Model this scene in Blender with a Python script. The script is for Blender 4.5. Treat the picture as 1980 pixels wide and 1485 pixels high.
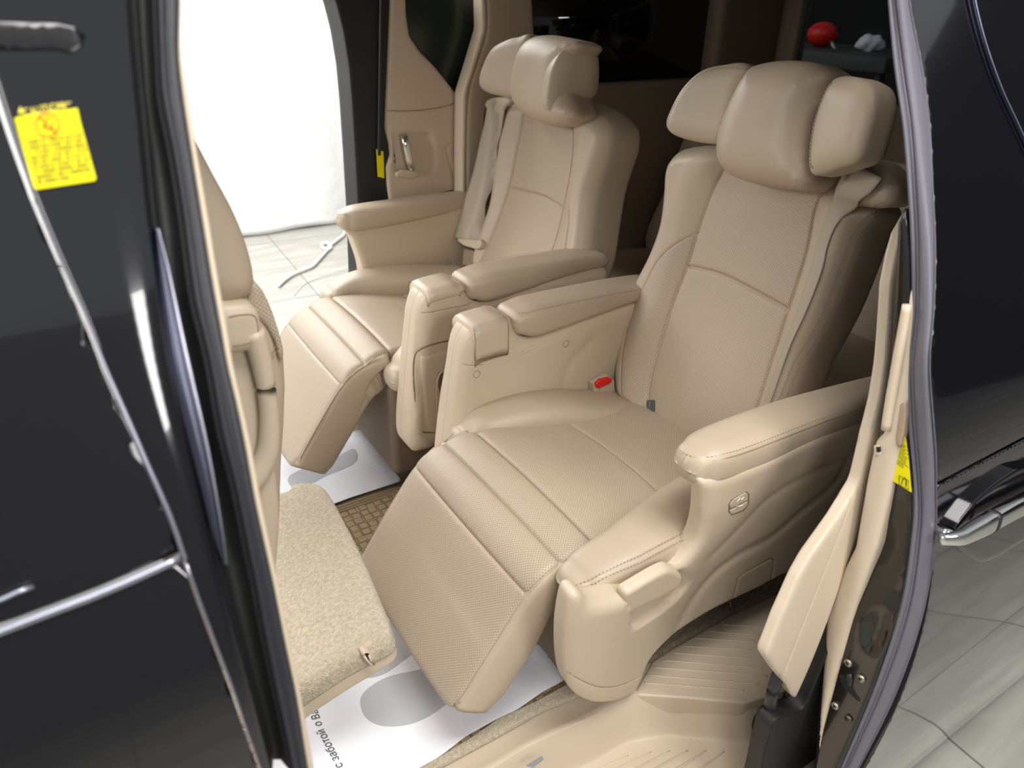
import bpy, bmesh, math, random
import numpy as np
from mathutils import Vector, Matrix
from mathutils.geometry import delaunay_2d_cdt

random.seed(7)
for o in list(bpy.data.objects): bpy.data.objects.remove(o)
SC = bpy.context.scene; COL = SC.collection

# ------------------------------------------------------------------ camera
CX, CY, CZ, YAW, PIT, ROL, FPX = -.7151, -1.0553, 1.3525, .57171, .4976, .02413, 1419.8
_F = np.array([math.sin(YAW)*math.cos(PIT), math.cos(YAW)*math.cos(PIT), -math.sin(PIT)])
_r = np.array([math.cos(YAW), -math.sin(YAW), 0.]); _u = np.cross(_r, _F)
_R = math.cos(ROL)*_r + math.sin(ROL)*_u; _U = -math.sin(ROL)*_r + math.cos(ROL)*_u
CAMO = np.array([CX, CY, CZ])
cam = bpy.data.cameras.new('camera'); camo = bpy.data.objects.new('camera', cam); COL.objects.link(camo)
m3 = Matrix(((_R[0], _U[0], -_F[0]), (_R[1], _U[1], -_F[1]), (_R[2], _U[2], -_F[2])))
camo.matrix_world = Matrix.Translation(Vector(CAMO)) @ m3.to_4x4()
cam.sensor_width = 36; cam.lens = 36*FPX/1980; cam.clip_start = .02
cam.dof.use_dof = True; cam.dof.focus_distance = 1.55; cam.dof.aperture_fstop = 4.0
SC.camera = camo

# ------------------------------------------------------------------ light
w = bpy.data.worlds.new('studio_world'); SC.world = w; w.use_nodes = True
w.node_tree.nodes['Background'].inputs[0].default_value = (.93, .95, 1, 1)
w.node_tree.nodes['Background'].inputs[1].default_value = .60
def area(name, loc, target, size, size_y, power, col=(1, 1, 1)):
    l = bpy.data.lights.new(name, 'AREA'); l.shape = 'RECTANGLE'; l.size = size; l.size_y = size_y; l.energy = power; l.color = col
    o = bpy.data.objects.new(name, l); COL.objects.link(o); o.location = loc
    o.rotation_euler = (Vector(target)-Vector(loc)).to_track_quat('-Z', 'Y').to_euler()
    return o
area('studio_softbox_left', (-1.95, -3.2, 3.3), (0.0, .1, .5), 1.0, 1.5, 52, (1, .985, .96))
area('studio_softbox_near', (-.25, -1.25, 3.25), (0.15, -.1, .3), 1.6, .6, 92, (1, .985, .96))
area('studio_softbox_low', (.12, -2.8, 2.0), (0.3, -.3, .1), .7, .9, 34, (1, .985, .96))
area('studio_softbox_front', (-3.0, 1.0, 2.3), (0, .6, .5), 1.5, 1.5, 95, (1, .99, .98))
area('studio_softbox_far', (-.6, 3.0, 3.4), (.3, 4.9, .9), 3.0, 1.2, 210, (1, 1, 1))
area('studio_softbox_side', (-.3, 3.4, 2.2), (.1, .9, .4), 2.4, 1.4, 70, (1, 1, 1))
SC.view_settings.view_transform = 'Standard'; SC.view_settings.look = 'None'
SC.view_settings.exposure = -0.20; SC.view_settings.gamma = 1.0; SC.view_settings.use_curve_mapping = False

# ------------------------------------------------------------------ materials
MATS = {}
def mat(name, col, rough=.5, metal=0., coat=0., bump=None, spec=.5, col2=None, nscale=60, perf=False, emis=None, trans=0., sheen=0.):
    if name in MATS: return MATS[name]
    m = bpy.data.materials.new(name); m.use_nodes = True; MATS[name] = m
    N = m.node_tree.nodes; Lk = m.node_tree.links; b = N['Principled BSDF']
    b.inputs['Base Color'].default_value = (*col, 1); b.inputs['Roughness'].default_value = rough
    b.inputs['Metallic'].default_value = metal; b.inputs['Coat Weight'].default_value = coat
    b.inputs['Coat Roughness'].default_value = .03; b.inputs['Specular IOR Level'].default_value = spec
    if trans: b.inputs['Transmission Weight'].default_value = trans
    if sheen: b.inputs['Sheen Weight'].default_value = sheen; b.inputs['Sheen Roughness'].default_value = .5
    tc = N.new('ShaderNodeTexCoord')
    if col2 is not None:
        n = N.new('ShaderNodeTexNoise'); n.inputs['Scale'].default_value = nscale; n.inputs['Detail'].default_value = 4
        Lk.new(tc.outputs['Object'], n.inputs['Vector'])
        r = N.new('ShaderNodeValToRGB'); r.color_ramp.elements[0].position = .35; r.color_ramp.elements[1].position = .68
        r.color_ramp.elements[0].color = (*col, 1); r.color_ramp.elements[1].color = (*col2, 1)
        Lk.new(n.outputs['Fac'], r.inputs['Fac']); Lk.new(r.outputs['Color'], b.inputs['Base Color'])
    last = None
    if bump:
        sc, st, dist = bump
        n = N.new('ShaderNodeTexNoise'); n.inputs['Scale'].default_value = sc; n.inputs['Detail'].default_value = 3
        Lk.new(tc.outputs['Object'], n.inputs['Vector'])
        bp = N.new('ShaderNodeBump'); bp.inputs['Strength'].default_value = st; bp.inputs['Distance'].default_value = dist
        Lk.new(n.outputs['Fac'], bp.inputs['Height']); last = bp
    if perf:
        mp = N.new('ShaderNodeMapping'); mp.inputs['Scale'].default_value = (1/.0046, 1/.0046, 1); mp.inputs['Rotation'].default_value = (0, 0, math.radians(45))
        Lk.new(tc.outputs['UV'], mp.inputs['Vector'])
        fr = N.new('ShaderNodeVectorMath'); fr.operation = 'FRACTION'; Lk.new(mp.outputs[0], fr.inputs[0])
        sb = N.new('ShaderNodeVectorMath'); sb.operation = 'SUBTRACT'; sb.inputs[1].default_value = (.5, .5, 0); Lk.new(fr.outputs[0], sb.inputs[0])
        ln = N.new('ShaderNodeVectorMath'); ln.operation = 'LENGTH'; Lk.new(sb.outputs[0], ln.inputs[0])
        mr = N.new('ShaderNodeMapRange'); mr.inputs['From Min'].default_value = .13; mr.inputs['From Max'].default_value = .24
        Lk.new(ln.outputs['Value'], mr.inputs['Value'])
        mx = N.new('ShaderNodeMix'); mx.data_type = 'RGBA'; mx.inputs[6].default_value = tuple(c*.38 for c in col)+(1,); mx.inputs[7].default_value = (*col, 1)
        Lk.new(mr.outputs[0], mx.inputs[0]); Lk.new(mx.outputs[2], b.inputs['Base Color'])
        b2 = N.new('ShaderNodeBump'); b2.inputs['Strength'].default_value = .5; b2.inputs['Distance'].default_value = .0006
        Lk.new(mr.outputs[0], b2.inputs['Height'])
        if last: Lk.new(last.outputs[0], b2.inputs['Normal'])
        last = b2
    if last: Lk.new(last.outputs[0], b.inputs['Normal'])
    return m
BEI = (.475, .385, .282)
LEA = mat('beige_leather', BEI, .42, bump=(900, .12, .001), spec=.45)
PERF = mat('perforated_beige_leather', BEI, .45, bump=(900, .1, .001), spec=.45, perf=True)
PLA = mat('beige_plastic', (.575, .475, .352), .38, bump=(1500, .06, .0006), spec=.4)
PLD = mat('beige_plastic_shut_line', (.22, .16, .10), .6)
SEAM = mat('tan_thread', (.30, .215, .14), .7)
THR = mat('brown_thread', (.26, .19, .13), .7)
BELT = mat('greige_webbing', (.43, .36, .275), .55, bump=(1400, .3, .001))
CARP = mat('beige_carpet', (.50, .41, .28), .95, bump=(380, 1.0, .006), col2=(.68, .585, .43), nscale=150, sheen=.3)
CARB = mat('brown_carpet', (.20, .14, .08), .95, bump=(500, 1.0, .006), col2=(.42, .34, .23), nscale=120)
MATM = None
RED = mat('red_plastic', (.75, .015, .01), .35)
BLK = mat('black_paint', (.004, .004, .006), .12, coat=1.0, spec=.5)
BLI = mat('black_inner_paint', (.010, .007, .005), .16, coat=.5)
BLM = mat('black_matte', (.006, .006, .006), .6)
GLS = mat('dark_tinted_glass', (.004, .005, .006), .03, spec=.6)
RUB = mat('black_rubber', (.018, .018, .022), .38, bump=(600, .15, .001))
RUG = mat('grey_weathered_rubber', (.13, .125, .15), .40, bump=(500, .25, .001))
CHR = mat('chrome', (.80, .79, .77), .08, metal=1.)
STL = mat('steel_zinc', (.42, .38, .30), .35, metal=.8)
YEL = mat('yellow_label', (.78, .68, .005), .6, spec=.2)
INK = mat('dark_ink', (.03, .03, .01), .6)
RIN = mat('red_ink', (.80, .16, .01), .6)
OLI = mat('olive_ink', (.09, .075, .005), .8)
WHI = mat('white_paper', (.80, .80, .84), .7, bump=(14, .35, .01))
GRY = mat('grey_print', (.46, .46, .485), .75, bump=(14, .35, .01))
TXT = mat('charcoal_print', (.05, .05, .06), .7)
TAG = mat('grey_woven_tag', (.07, .09, .085), .7)
TAGT = mat('pale_tag_thread', (.30, .32, .28), .7)
CUR = mat('white_curtain_fabric', (.93, .93, .92), .8, bump=(9, .35, .02))
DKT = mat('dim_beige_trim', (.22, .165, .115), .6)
CORD = mat('white_cord', (.82, .80, .76), .6)

# ------------------------------------------------------------------ frames
def ray(px, py, mir=False):
    d = _F + _R*(px-990)/FPX - _U*(py-742.5)/FPX; o = CAMO.copy()
    if mir:
        o = np.array([o[0]-MX, MYC-o[1], o[2]-MZ]); d = d*np.array([1, -1, 1])
    return o, d
MX, MYC, MZ = -.02, .876, .025          # the far seat is the near one mirrored: x+MX, MYC-y, z+MZ
def P(px, py, ax, val, mir=False):
    o, d = ray(px, py, mir); i = 'xyz'.index(ax); return o + d*((val-o[i])/d[i])
def cr(pts, n=12, closed=False):
    """Catmull-Rom through points"""
    p = np.array(pts, float); N = len(p); out = []
    rng = range(N) if closed else range(N-1)
    for i in rng:
        if closed: a, b, c, d = p[(i-1) % N], p[i], p[(i+1) % N], p[(i+2) % N]
        else: b, c = p[i], p[i+1]; a = p[i-1] if i else 2*b-c; d = p[i+2] if i+2 < N else 2*c-b
        for k in range(n):
            t = k/n; out.append(.5*((2*b)+(-a+c)*t+(2*a-5*b+4*c-d)*t*t+(-a+3*b-3*c+d)*t**3))
    if not closed: out.append(p[-1])
    return np.array(out)
def resample(p, sp, closed=False):
    p = np.array(p, float); q = np.vstack([p, p[:1]]) if closed else p
    L = np.r_[0, np.cumsum(np.linalg.norm(np.diff(q, axis=0), axis=1))]
    n = max(2, int(round(L[-1]/sp))); s = np.linspace(0, L[-1], n+1)
    r = np.stack([np.interp(s, L, q[:, k]) for k in range(q.shape[1])], 1)
    return r[:-1] if closed else r
class Plane:
    def __init__(s, o, a, b):
        s.o = np.array(o, float); s.a = np.array(a, float)/np.linalg.norm(a)
        b = np.array(b, float); b -= s.a*(b@s.a); s.b = b/np.linalg.norm(b); s.n = np.cross(s.a, s.b)
    def at(s, px, py, h=0, mir=False):
        o, d = ray(px, py, mir); o2 = s.o+s.n*h; t = ((o2-o)@s.n)/(d@s.n); q = o+d*t-s.o; return (q@s.a, q@s.b)
    def map(s, ab, h):
        ab = np.asarray(ab, float); h = np.broadcast_to(h, len(ab))
        return s.o+ab[:, :1]*s.a+ab[:, 1:2]*s.b+h[:, None]*s.n
class Spine:
    """surface swept along axis `ax` over a planar curve; b = arc length, n = a x b"""
    def __init__(s, pts, ax, sgn=1, ci=None):
        s.i = 'xyz'.index(ax); s.sg = sgn; s.j = [k for k in range(3) if k != s.i]
        c = resample(cr(pts, 16), .004); s.c = c
        s.L = np.r_[0, np.cumsum(np.linalg.norm(np.diff(c, axis=0), axis=1))]
        t = np.gradient(c, axis=0); t /= np.linalg.norm(t, axis=1)[:, None]
        for _ in range(6): t[1:-1] = (t[:-2]+t[1:-1]+t[2:])/3
        t /= np.linalg.norm(t, axis=1)[:, None]
        T = np.zeros((len(c), 3)); T[:, s.j] = t; a = np.zeros(3); a[s.i] = sgn; s.A = a
        s.N = np.cross(a, T); s.T = T
    def pos(s, b):
        b = np.asarray(b, float); out = np.zeros((len(b), 3)); nn = np.zeros((len(b), 3)); bc = np.clip(b, 0, s.L[-1])
        for k, j in enumerate(s.j): out[:, j] = np.interp(bc, s.L, s.c[:, k])
        for j in range(3): nn[:, j] = np.interp(bc, s.L, s.N[:, j])
        nn /= np.linalg.norm(nn, axis=1)[:, None]
        out += np.where(b < 0, b, 0)[:, None]*s.T[0] + np.where(b > s.L[-1], b-s.L[-1], 0)[:, None]*s.T[-1]
        return out, nn
    def map(s, ab, h):
        ab = np.asarray(ab, float); p, n = s.pos(ab[:, 1]); h = np.broadcast_to(h, len(ab))
        return p+n*h[:, None]+ab[:, :1]*s.A
    def at(s, px, py, h=0, mir=False):
        o, d = ray(px, py, mir); bb = np.linspace(-.15, s.L[-1]+.15, 1600)
        p, n = s.pos(bb); p = p+n*h; p2 = p[:, s.j]
        oo = o[s.j]; dd = d[s.j]; cross = (p2[:, 0]-oo[0])*dd[1]-(p2[:, 1]-oo[1])*dd[0]
        sg = np.where(np.sign(cross[:-1]) != np.sign(cross[1:]))[0]; best = None
        for k in sg:
            f = cross[k]/(cross[k]-cross[k+1]); b = bb[k]+f*(bb[k+1]-bb[k]); q = p2[k]*(1-f)+p2[k+1]*f
            t = ((q-oo)@dd)/(dd@dd)
            if t > 0 and (best is None or t < best[0]): best = (t, b)
        if best is None:
            k = np.argmin(abs(cross)); t = ((p2[k]-oo)@dd)/(dd@dd); best = (t, bb[k])
        return ((o+d*best[0])[s.i]*s.sg, best[1])
def PX(frame, pts, h=0, mir=False): return [frame.at(x, y, h, mir) for x, y in pts]

# ------------------------------------------------------------------ mesh helpers
def link(name, me, m, parent=None):
    o = bpy.data.objects.new(name, me); COL.objects.link(o)
    if m is not None: me.materials.append(m)
    if parent is not None: o.parent = parent
    return o
def mesh(name, V, Fc, m, parent=None, uv=None, smooth=True):
    me = bpy.data.meshes.new(name); me.from_pydata([tuple(float(c) for c in v) for v in V], [], [tuple(int(i) for i in f) for f in Fc])
    if smooth: me.polygons.foreach_set('use_smooth', [True]*len(me.polygons))
    if uv is not None:
        l = me.uv_layers.new(name='uv'); vi = np.empty(len(me.loops), int); me.loops.foreach_get('vertex_index', vi)
        l.data.foreach_set('uv', np.asarray(uv, np.float32)[vi].ravel())
    me.update()
    return link(name, me, m, parent)
def empty(name, loc, label, cat, group=None):
    o = bpy.data.objects.new(name, None); COL.objects.link(o); o.empty_display_size = .05
    o.location = (0, 0, 0); tag(o, label, cat, group); return o
def tag(o, label, cat=None, group=None, kind=None):
    if label: o['label'] = label
    if cat: o['category'] = cat
    if group: o['group'] = group
    if kind: o['kind'] = kind
    return o
def segdist(p, poly, closed):
    """distance of points p (n,2) to polyline"""
    poly = np.asarray(poly, float); a = poly; b = np.roll(poly, -1, 0) if closed else None
    if not closed: a, b = poly[:-1], poly[1:]
    d = b-a; L = (d**2).sum(1)+1e-18; out = np.full(len(p), 1e9)
    for k in range(0, len(p), 2000):
        q = p[k:k+2000]; t = ((q[:, None]-a)*d).sum(2)/L; t = np.clip(t, 0, 1)
        out[k:k+2000] = np.sqrt((((q[:, None]-a)-t[..., None]*d)**2).sum(2)).min(1)
    return out
def inside(p, poly):
    x, y = p[:, 0], p[:, 1]; c = np.zeros(len(p), bool); j = len(poly)-1
    for i in range(len(poly)):
        xi, yi = poly[i]; xj, yj = poly[j]
        if yi != yj: c ^= ((yi > y) != (yj > y)) & (x < (xj-xi)*(y-yi)/(yj-yi)+xi)
        j = i
    return c
SKIN = {}
def puff(name, outline, frame, m, parent=None, T=.01, r=.02, back=-.04, sp=.009, grooves=(), extra=None, smooth=True, rb=.006, seams=None, flare=0.0, backT=None, taper=0.0):
    o = np.array(outline, float)
    o = resample(cr(o, 10, True) if smooth else o, sp, True)
    ar = .5*np.sum(o[:, 0]*np.roll(o[:, 1], -1)-o[:, 1]*np.roll(o[:, 0], -1))
    if ar < 0: o = o[::-1]
    e = np.roll(o, -1, 0)-np.roll(o, 1, 0); e /= np.linalg.norm(e, axis=1)[:, None]+1e-12
    inn = np.stack([-e[:, 1], e[:, 0]], 1); pts = [o]
    for f_ in (.04, .15, .35, .62, 1.):
        q = o+inn*f_*r; ok = inside(q, o); q = q[ok]
        if len(q): q = q[segdist(q, o, True) > f_*r*.85]; pts.append(q)
    lo, hi = o.min(0), o.max(0)
    gx, gy = np.meshgrid(np.arange(lo[0], hi[0], sp), np.arange(lo[1], hi[1], sp*.87)); gx = gx+(np.arange(gx.shape[0]) % 2)[:, None]*sp/2
    g = np.stack([gx.ravel(), gy.ravel()], 1)+np.random.RandomState(3).uniform(-1, 1, (gx.size, 2))*sp*.02
    g = g[inside(g, o)]
    if len(g): g = g[segdist(g, o, True) > r*1.15]
    for pl, dp, wd in grooves:
        if not len(g): break
        g = g[segdist(g, pl, False) > wd*2.2]
    if len(g): pts.append(g)
    for pl, dp, wd in grooves:
        q0 = resample(pl, sp*.7); t = np.gradient(q0, axis=0); t /= np.linalg.norm(t, axis=1)[:, None]+1e-12; nn = np.stack([-t[:, 1], t[:, 0]], 1)
        for k in (-1.9, -1.1, -.5, 0, .5, 1.1, 1.9):
            q = q0+nn*k*wd; ok = inside(q, o); q = q[ok]
            if len(q): q = q[segdist(q, o, True) > r*.2]; pts.append(q)
    allp = np.vstack(pts); n = len(o)
    vv, ee, ff, ov, oe, of = delaunay_2d_cdt([Vector((float(a), float(b))) for a, b in allp], [(i, (i+1) % n) for i in range(n)], [], 1, 1e-6)
    V2 = np.array([(v.x, v.y) for v in vv]); Fc = [tuple(f) for f in ff]
    def height(ab, d=None):
        ab = np.asarray(ab, float)
        if d is None: d = segdist(ab, o, True)
        k = np.clip(d/r, 0, 1); h = T*np.sqrt(np.clip(1-(1-k)**2, 0, 1))
        if extra is not None: h = h+extra(ab[:, 0], ab[:, 1], d)
        for pl, dp, wd in grooves:
            dd = segdist(ab, pl, False); h = h-dp*np.exp(-(dd/wd)**2)*np.clip(d/(r*.3)+.25, 0, 1)
        return h
    d = segdist(V2, o, True); h = height(V2, d); nv = len(V2)
    # boundary edges
    cnt = {}
    for f in Fc:
        for i in range(len(f)):
            a, b = f[i], f[(i+1) % len(f)]; cnt[(a, b)] = 1
    bd = [(a, b) for (a, b) in cnt if (b, a) not in cnt]
    bv = sorted({v for e_ in bd for v in e_}); ix = {v: i for i, v in enumerate(bv)}
    B2 = V2[bv]
    # outward dir at boundary verts
    tree = [int(np.argmin(((o-b_)**2).sum(1))) for b_ in B2]; outd = -inn[tree]
    hb = h[bv]; verts = [frame.map(V2, h)]; uvs = [V2]; rings = []; base = nv
    bt = back if backT is None else backT
    lv = [(.12, .6), (.35, 1.), (.6, 1.), (.85, .5), (1., 0.)]
    for k, fl in lv:
        q = B2+outd*(flare*fl - taper*k); verts.append(frame.map(q, hb*(1-k)+back*k)); uvs.append(q); rings.append(base); base += len(bv)
    faces = list(Fc)
    prev = {v: v for v in bv}
    for rs in rings:
        cur = {v: rs+ix[v] for v in bv}
        for a, b in bd: faces.append((prev[b], prev[a], cur[a], cur[b]))
        prev = cur
    # back cap
    ctr = V2.mean(0); dbk = np.clip(d/max(rb, 1e-6), 0, 1)
    Vb = V2.copy()
    if taper:  # shrink the back face
        sc = 1-taper/max(1e-6, np.sqrt(abs(ar)/math.pi)); Vb = ctr+(V2-ctr)*sc
    hbk = back-rb*np.sqrt(np.clip(1-(1-dbk)**2, 0, 1)); verts.append(frame.map(Vb, hbk)); uvs.append(Vb)
    bi = base; last = rings[-1]
    loc = {v: last+ix[v] for v in bv}
    for f in Fc:
        faces.append(tuple((loc[v] if v in loc else bi+v) for v in reversed(f)))
    V = np.vstack(verts); UV = np.vstack(uvs)
    ob = mesh(name, V, faces, m, parent, uv=UV)
    # tidy loose verts
    bm = bmesh.new(); bm.from_mesh(ob.data); bmesh.ops.delete(bm, geom=[v for v in bm.verts if not v.link_faces], context='VERTS')
    bmesh.ops.recalc_face_normals(bm, faces=bm.faces); bm.to_mesh(ob.data); bm.free()
    ob['_puff'] = 1; SKIN[name] = (frame, height)
    return ob, height
def loft(name, rings, m, parent=None, cap=True, closed=True):
    rings = [np.asarray(r) for r in rings]; n = len(rings[0]); V = np.vstack(rings); Fc = []
    for i in range(len(rings)-1):
        for j in range(n if closed else n-1):
            a, b = i*n+j, i*n+(j+1) % n; Fc.append((a, b, b+n, a+n))
    if cap and closed:
        Fc.append(tuple(range(n))[::-1]); Fc.append(tuple((len(rings)-1)*n+j for j in range(n)))
    ob = mesh(name, V, Fc, m, parent)
    bm = bmesh.new(); bm.from_mesh(ob.data); bmesh.ops.recalc_face_normals(bm, faces=bm.faces); bm.to_mesh(ob.data); bm.free()
    return ob
def sup(n, e):
    t = np.linspace(0, 2*math.pi, n, endpoint=False); c, s = np.cos(t), np.sin(t)
    return np.sign(c)*abs(c)**(2/e), np.sign(s)*abs(s)**(2/e)
def box_loft(name, st, m, parent=None, e=4.5, n=40, sub=6, end=.25, ax=0, endr=None):
    """stations (t, u0,u1, v0,v1) along axis ax, rounded section, rounded ends"""
    s = cr(st, sub); rings = []; c, sn = sup(n, e)
    L = s[-1, 0]-s[0, 0]; er = endr if endr else end*min(abs(s[0, 2]-s[0, 1]), abs(s[0, 4]-s[0, 3]))
    oth = [k for k in range(3) if k != ax]
    def ring(row, k, t):
        q = np.zeros((n, 3)); q[:, ax] = t
        q[:, oth[0]] = (row[1]+row[2])/2+c*(row[2]-row[1])/2*1 - np.sign(c)*np.minimum(er*(1-k), abs(c*(row[2]-row[1])/2))
        q[:, oth[1]] = (row[3]+row[4])/2+sn*(row[4]-row[3])/2 - np.sign(sn)*np.minimum(er*(1-k), abs(sn*(row[4]-row[3])/2))
        return q
    sg = 1 if L > 0 else -1
    for a in np.linspace(0, math.pi/2, 7)[:-1]: rings.append(ring(s[0], math.sin(a), s[0, 0]-sg*er*math.cos(a)))
    for row in s: rings.append(ring(row, 1, row[0]))
    for a in np.linspace(math.pi/2, 0, 7)[1:]: rings.append(ring(s[-1], math.sin(a), s[-1, 0]+sg*er*math.cos(a)))
    return loft(name, rings, m, parent)
def tube(name, path, rad, m, parent=None, n=10, sp=None, flat=1., up=(0, 0, 1), e=2, closed=False):
    p = np.array(path, float)
    if sp: p = resample(cr(p, 8, closed), sp, closed)
    t = np.gradient(p, axis=0) if not closed else np.roll(p, -1, 0)-np.roll(p, 1, 0)
    t /= np.linalg.norm(t, axis=1)[:, None]+1e-12
    u0 = np.array(up, float); rings = []; c, s = sup(n, e)
    rr = np.broadcast_to(rad, len(p)) if np.ndim(rad) < 1 or len(np.atleast_1d(rad)) == 1 else np.interp(np.linspace(0, 1, len(p)), np.linspace(0, 1, len(rad)), rad)
    for i in range(len(p)):
        a = np.cross(t[i], u0)
        if np.linalg.norm(a) < 1e-5: a = np.cross(t[i], (1, 0, 0))
        a /= np.linalg.norm(a); b = np.cross(a, t[i])
        rings.append(p[i]+np.outer(c, a)*rr[i]+np.outer(s, b)*rr[i]*flat)
    if closed: rings.append(rings[0]); return loft(name, rings, m, parent, cap=False)
    return loft(name, rings, m, parent)
def sweep(name, prof, path, m, parent=None, a=(1, 0, 0), b=(0, 1, 0)):
    """open or closed 2-D profile along path with fixed axes"""
    pr_ = np.asarray(prof, float); a = np.array(a, float); b = np.array(b, float)
    return loft(name, [np.asarray(q)+pr_[:, :1]*a+pr_[:, 1:]*b for q in path], m, parent)
def ribbon(name, frame, L, R_, m, parent=None, h=.01, th=.0015, mir=False, n=60, hf=None):
    l = resample(cr(PX(frame, L, h, mir), 8), .01); r = resample(cr(PX(frame, R_, h, mir), 8), .01)
    l = np.stack([np.interp(np.linspace(0, 1, n), np.linspace(0, 1, len(l)), l[:, k]) for k in (0, 1)], 1)
    r = np.stack([np.interp(np.linspace(0, 1, n), np.linspace(0, 1, len(r)), r[:, k]) for k in (0, 1)], 1)
    hh = h if hf is None else hf((l+r)/2)
    hl, hr = (hh, hh) if hf is None else (hf(l), hf(r))
    A, B = frame.map(l, hl), frame.map(r, hr); C_, D = frame.map(r, hr-th), frame.map(l, hl-th)
    ks = np.linspace(0, 1, 9); X = [frame.map(l*(1-k)+r*k, (hh if hf is None else hf(l*(1-k)+r*k))) for k in ks]
    X2 = [frame.map(l*(1-k)+r*k, (hh if hf is None else hf(l*(1-k)+r*k))-th) for k in ks[::-1]]
    return loft(name, [np.array([q[i] for q in X]+[q[i] for q in X2]) for i in range(n)], m, parent)
def dashes(name, frame, hf, poly, m, parent, dash=.0042, gap=.0026, rad=.0006, lift=.0004, off=0.):
    p = resample(poly, .001)
    if off:
        t = np.gradient(p, axis=0); t /= np.linalg.norm(t, axis=1)[:, None]; p = p+np.stack([-t[:, 1], t[:, 0]], 1)*off
    W = frame.map(p, hf(p)+lift); V = []; Fc = []; step = int(round((dash+gap)*1000)); dl = int(round(dash*1000))
    for i in range(0, len(W)-dl, step):
        a, b = W[i], W[i+dl]; d = b-a; L = np.linalg.norm(d)
        if L < 1e-5: continue
        d /= L; u = np.cross(d, (0.3, .5, .8)); u /= np.linalg.norm(u); v = np.cross(d, u); k = len(V)
        for q in (a, b):
            for s1, s2 in ((1, 0), (0, 1), (-1, 0), (0, -1)): V.append(q+(u*s1+v*s2)*rad)
        Fc += [(k, k+1, k+5, k+4), (k+1, k+2, k+6, k+5), (k+2, k+3, k+7, k+6), (k+3, k, k+4, k+7), (k+3, k+2, k+1, k), (k+4, k+5, k+6, k+7)]
    return mesh(name, V, Fc, m, parent, smooth=False)
def line(name, frame, hf, poly, m, parent, rad=.0009, lift=0., sp=.006):
    p = resample(poly, sp); return tube(name, frame.map(p, hf(p)+lift), rad, m, parent, n=6)
def solid(name, frame, pts, m, parent=None, T=.002, back=-.003, r=.001, smooth=False, sp=.01, mir=False, h=0, **k):
    return puff(name, PX(frame, pts, h, mir), frame, m, parent, T=T, back=back, r=r, smooth=smooth, sp=sp, rb=.0005, **k)[0]
def boxm(name, lo, hi, m, parent=None, bev=.004):
    bm = bmesh.new(); bmesh.ops.create_cube(bm, size=1)
    for v in bm.verts: v.co = Vector([(lo[k]+hi[k])/2+v.co[k]*(hi[k]-lo[k]) for k in range(3)])
    if bev: bmesh.ops.bevel(bm, geom=bm.edges[:], offset=bev, segments=3, affect='EDGES', profile=.5)
    me = bpy.data.meshes.new(name); bm.to_mesh(me); bm.free(); me.polygons.foreach_set('use_smooth', [True]*len(me.polygons))
    me.update(); return link(name, me, m, parent)
def text(name, s, frame, ab, size, m, parent=None, ang=0, h=.001, sx=1., align='LEFT', sub=.0):
    cu = bpy.data.curves.new('t', 'FONT'); cu.body = s; cu.size = 1; cu.align_x = align; cu.shear = sub
    to = bpy.data.objects.new('t', cu); COL.objects.link(to); dg = bpy.context.evaluated_depsgraph_get()
    me = bpy.data.meshes.new_from_object(to.evaluated_get(dg)); bpy.data.objects.remove(to)
    V = np.array([v.co[:] for v in me.vertices]) if len(me.vertices) else np.zeros((0, 3))
    ca, sa = math.cos(ang), math.sin(ang); x, y = V[:, 0]*size*sx, V[:, 1]*size
    ab2 = np.stack([ab[0]+x*ca-y*sa, ab[1]+x*sa+y*ca], 1); W = frame.map(ab2, h)
    Fc = [tuple(p.vertices) for p in me.polygons]; bpy.data.meshes.remove(me)
    return mesh(name, W, Fc, m, parent, smooth=False)

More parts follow.
